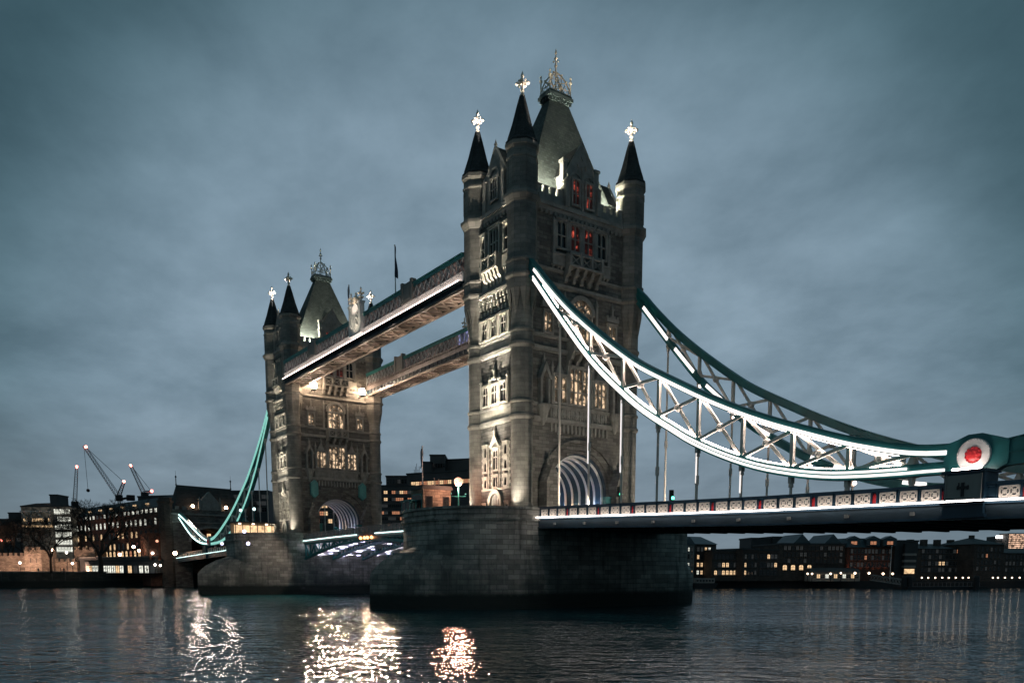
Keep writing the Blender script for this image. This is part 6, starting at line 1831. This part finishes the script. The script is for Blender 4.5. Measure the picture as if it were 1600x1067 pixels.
for i, (px, lab) in enumerate(((95, 'person walking on the river walk left of the globe lamp'), (100, 'person in dark coat before the castle wall'), (178, 'person standing by the kiosks near the big tree'), (230, 'person in dark coat at the bright kiosk'), (60, 'person standing before the square castle tower'))):
    x, y = at(px, 247); person(lab, x, y, GZ, i * 1.3)
t = thing('river_railing', 'dark railing along the river walk on the left bank', 'railing', (-191.6, -60, 4.9))
mb = MB((-191.6, -60, 4.9))
for k in range(70): y = -130 + k * 1.6; mb.bar((-191.6, y, 4.9), (-191.6, y, 6.0), 0.07)
mb.bar((-191.6, -130, 6.0), (-191.6, -18, 6.0), 0.08); mb.bar((-191.6, -130, 5.45), (-191.6, -18, 5.45), 0.05); mb.build('rail', 'black', t)


# ---- bare winter trees
def tree(label, px, d, ytop, spread, seed, tr=0.5, zb=GZ, fork=0.27):
    x, y = at(px, d); h = zat((x, y), ytop) - zb
    t = thing('bare_tree', label, 'tree', (x, y, zb), 0, 'bare trees on the left bank')
    rnd = random.Random(seed)
    tk, cr = MB(), MB()

    def grow(p, dr, ln, r, lv):
        q = p + dr * ln
        mid = p.lerp(q, 0.5) + Vector((rnd.uniform(-1, 1), rnd.uniform(-1, 1), rnd.uniform(-.4, .4))) * ln * 0.07
        m = tk if lv < 3 else cr
        n = 7 if lv < 2 else (5 if lv < 4 else 3)
        m.tube(p, mid, r, r * 0.85, n); m.tube(mid, q, r * 0.85, r * 0.68, n)
        if lv >= 8: return
        k = 3 if lv in (0, 1, 2, 5) else 2
        if lv >= 3 and rnd.random() < 0.4: k += 1
        for i in range(k):
            a = rnd.uniform(0, 2 * PI) if lv else 2 * PI * i / k + rnd.uniform(-.5, .5)
            tilt = rnd.uniform(0.35, 0.8) * spread
            side = dr.orthogonal().normalized(); side.rotate(Matrix.Rotation(a, 3, dr))
            nd = (dr * math.cos(tilt) + side * math.sin(tilt) + Vector((0, 0, 0.10 if lv < 4 else -0.03))).normalized()
            grow(q, nd, ln * rnd.uniform(0.66, 0.86) * (1.25 if lv == 0 else 1.0), max(0.034, r * rnd.uniform(0.54, 0.70)), lv + 1)
    grow(Vector((0, 0, 0)), Vector((0.03, 0.02, 1)).normalized(), h * fork, tr, 0)
    tk.build('trunk', 'bark', t); cr.build('crown', 'bark', t)
    return t


tree('big bare winter tree with forked trunk, right of the castle bastion', 157, 243, 792, 1.05, 5, 0.75)
tree('slender bare tree in front of the castle wall', 80, 245, 812, 1.0, 9, 0.42)
tree('bare tree at the left edge behind the low castle wall', 14, 276, 824, 1.0, 14, 0.45)
tree('small bare tree behind the square castle tower', 48, 284, 826, 1.0, 23, 0.4)


# ---- tower cranes
def lattice(mb, a, b, w, n, r=0.12):
    a, b = Vector(a), Vector(b); d = (b - a).normalized()
    u = Vector((0, 0, 1)) if abs(d.z) < 0.9 else Vector((1, 0, 0))
    s = d.cross(u).normalized(); u = s.cross(d).normalized()
    C_ = [(s + u) * w / 2, (s - u) * w / 2, (-s - u) * w / 2, (-s + u) * w / 2]
    for c in C_: mb.bar(a + c, b + c * 0.6, r * 2)
    for i in range(n):
        p, q = a.lerp(b, i / n), a.lerp(b, (i + 1) / n); k0, k1 = 1 - 0.4 * i / n, 1 - 0.4 * (i + 1) / n
        for j in range(4): mb.bar(p + C_[j] * k0, q + C_[(j + 1) % 4] * k1, r * 1.3)


def crane(label, d, mast, jib, counter=None, apex=None, hook=None, lamps=()):
    def W(px, py): x, y = at(px, d); return Vector((x, y, zat((x, y), py)))
    m0 = W(*mast); base = Vector((m0.x, m0.y, GZ))
    t = thing('tower_crane', label, 'crane', base, 0, 'construction cranes on the skyline')
    mb = MB(base); lattice(mb, base, m0, 2.0, 16, 0.10); mb.build('mast', 'steel', t)
    j1 = W(*jib)
    mb = MB(base); lattice(mb, m0 + Vector((0, 0, 1)), j1, 1.9, 22, 0.085); mb.build('jib', 'steel', t)
    mb = MB(base); mb.box(m0.x - 1.6, m0.x + 1.6, m0.y - 1.6, m0.y + 1.6, m0.z - 0.8, m0.z + 2.2); mb.build('cab', 'black', t)
    if apex:
        a1 = W(*apex)
        mb = MB(base); lattice(mb, m0 + Vector((0, 0, 2)), a1, 1.8, 8, 0.13); mb.build('apex_frame', 'steel', t)
        mb = MB(base); mb.tube(a1, j1, 0.12, 0.12, 5); mb.build('tie_rope', 'black', t)
    if counter:
        c1 = W(*counter); mb = MB(base); mb.bar(m0, c1, 1.6, 1.0); mb.box(c1.x - 1.8, c1.x + 1.8, c1.y - 1.8, c1.y + 1.8, c1.z - 1.6, c1.z + 1.2); mb.build('counter_jib', 'black', t)
    if hook:
        h1 = W(*hook); mb = MB(base); mb.tube(j1, h1, 0.1, 0.1, 5); mb.ball(h1, 0.9, 8, 6); mb.build('hook_rope', 'black', t)
    for l in lamps:
        p = W(*l); mb = MB(base); mb.ball(p, 0.72, 10, 8); mb.build('warning_lamp', 'lamp_red', t, smooth=True)
    return t


crane('large luffing crane with long jib leaning left and a hanging hook', 430, (193, 780), (144, 696), (211, 777), (202, 753), (146, 766), ((147, 698), (202, 752)))
crane('upright crane jib with a red lamp, leftmost on the skyline', 440, (124, 790), (131, 728), None, None, None, ((131, 729),))
crane('smaller luffing crane with red lamps, closest to the gatehouse', 420, (233, 776), (213, 725), (248, 778), (244, 768), None, ((214, 727), (244, 767)))
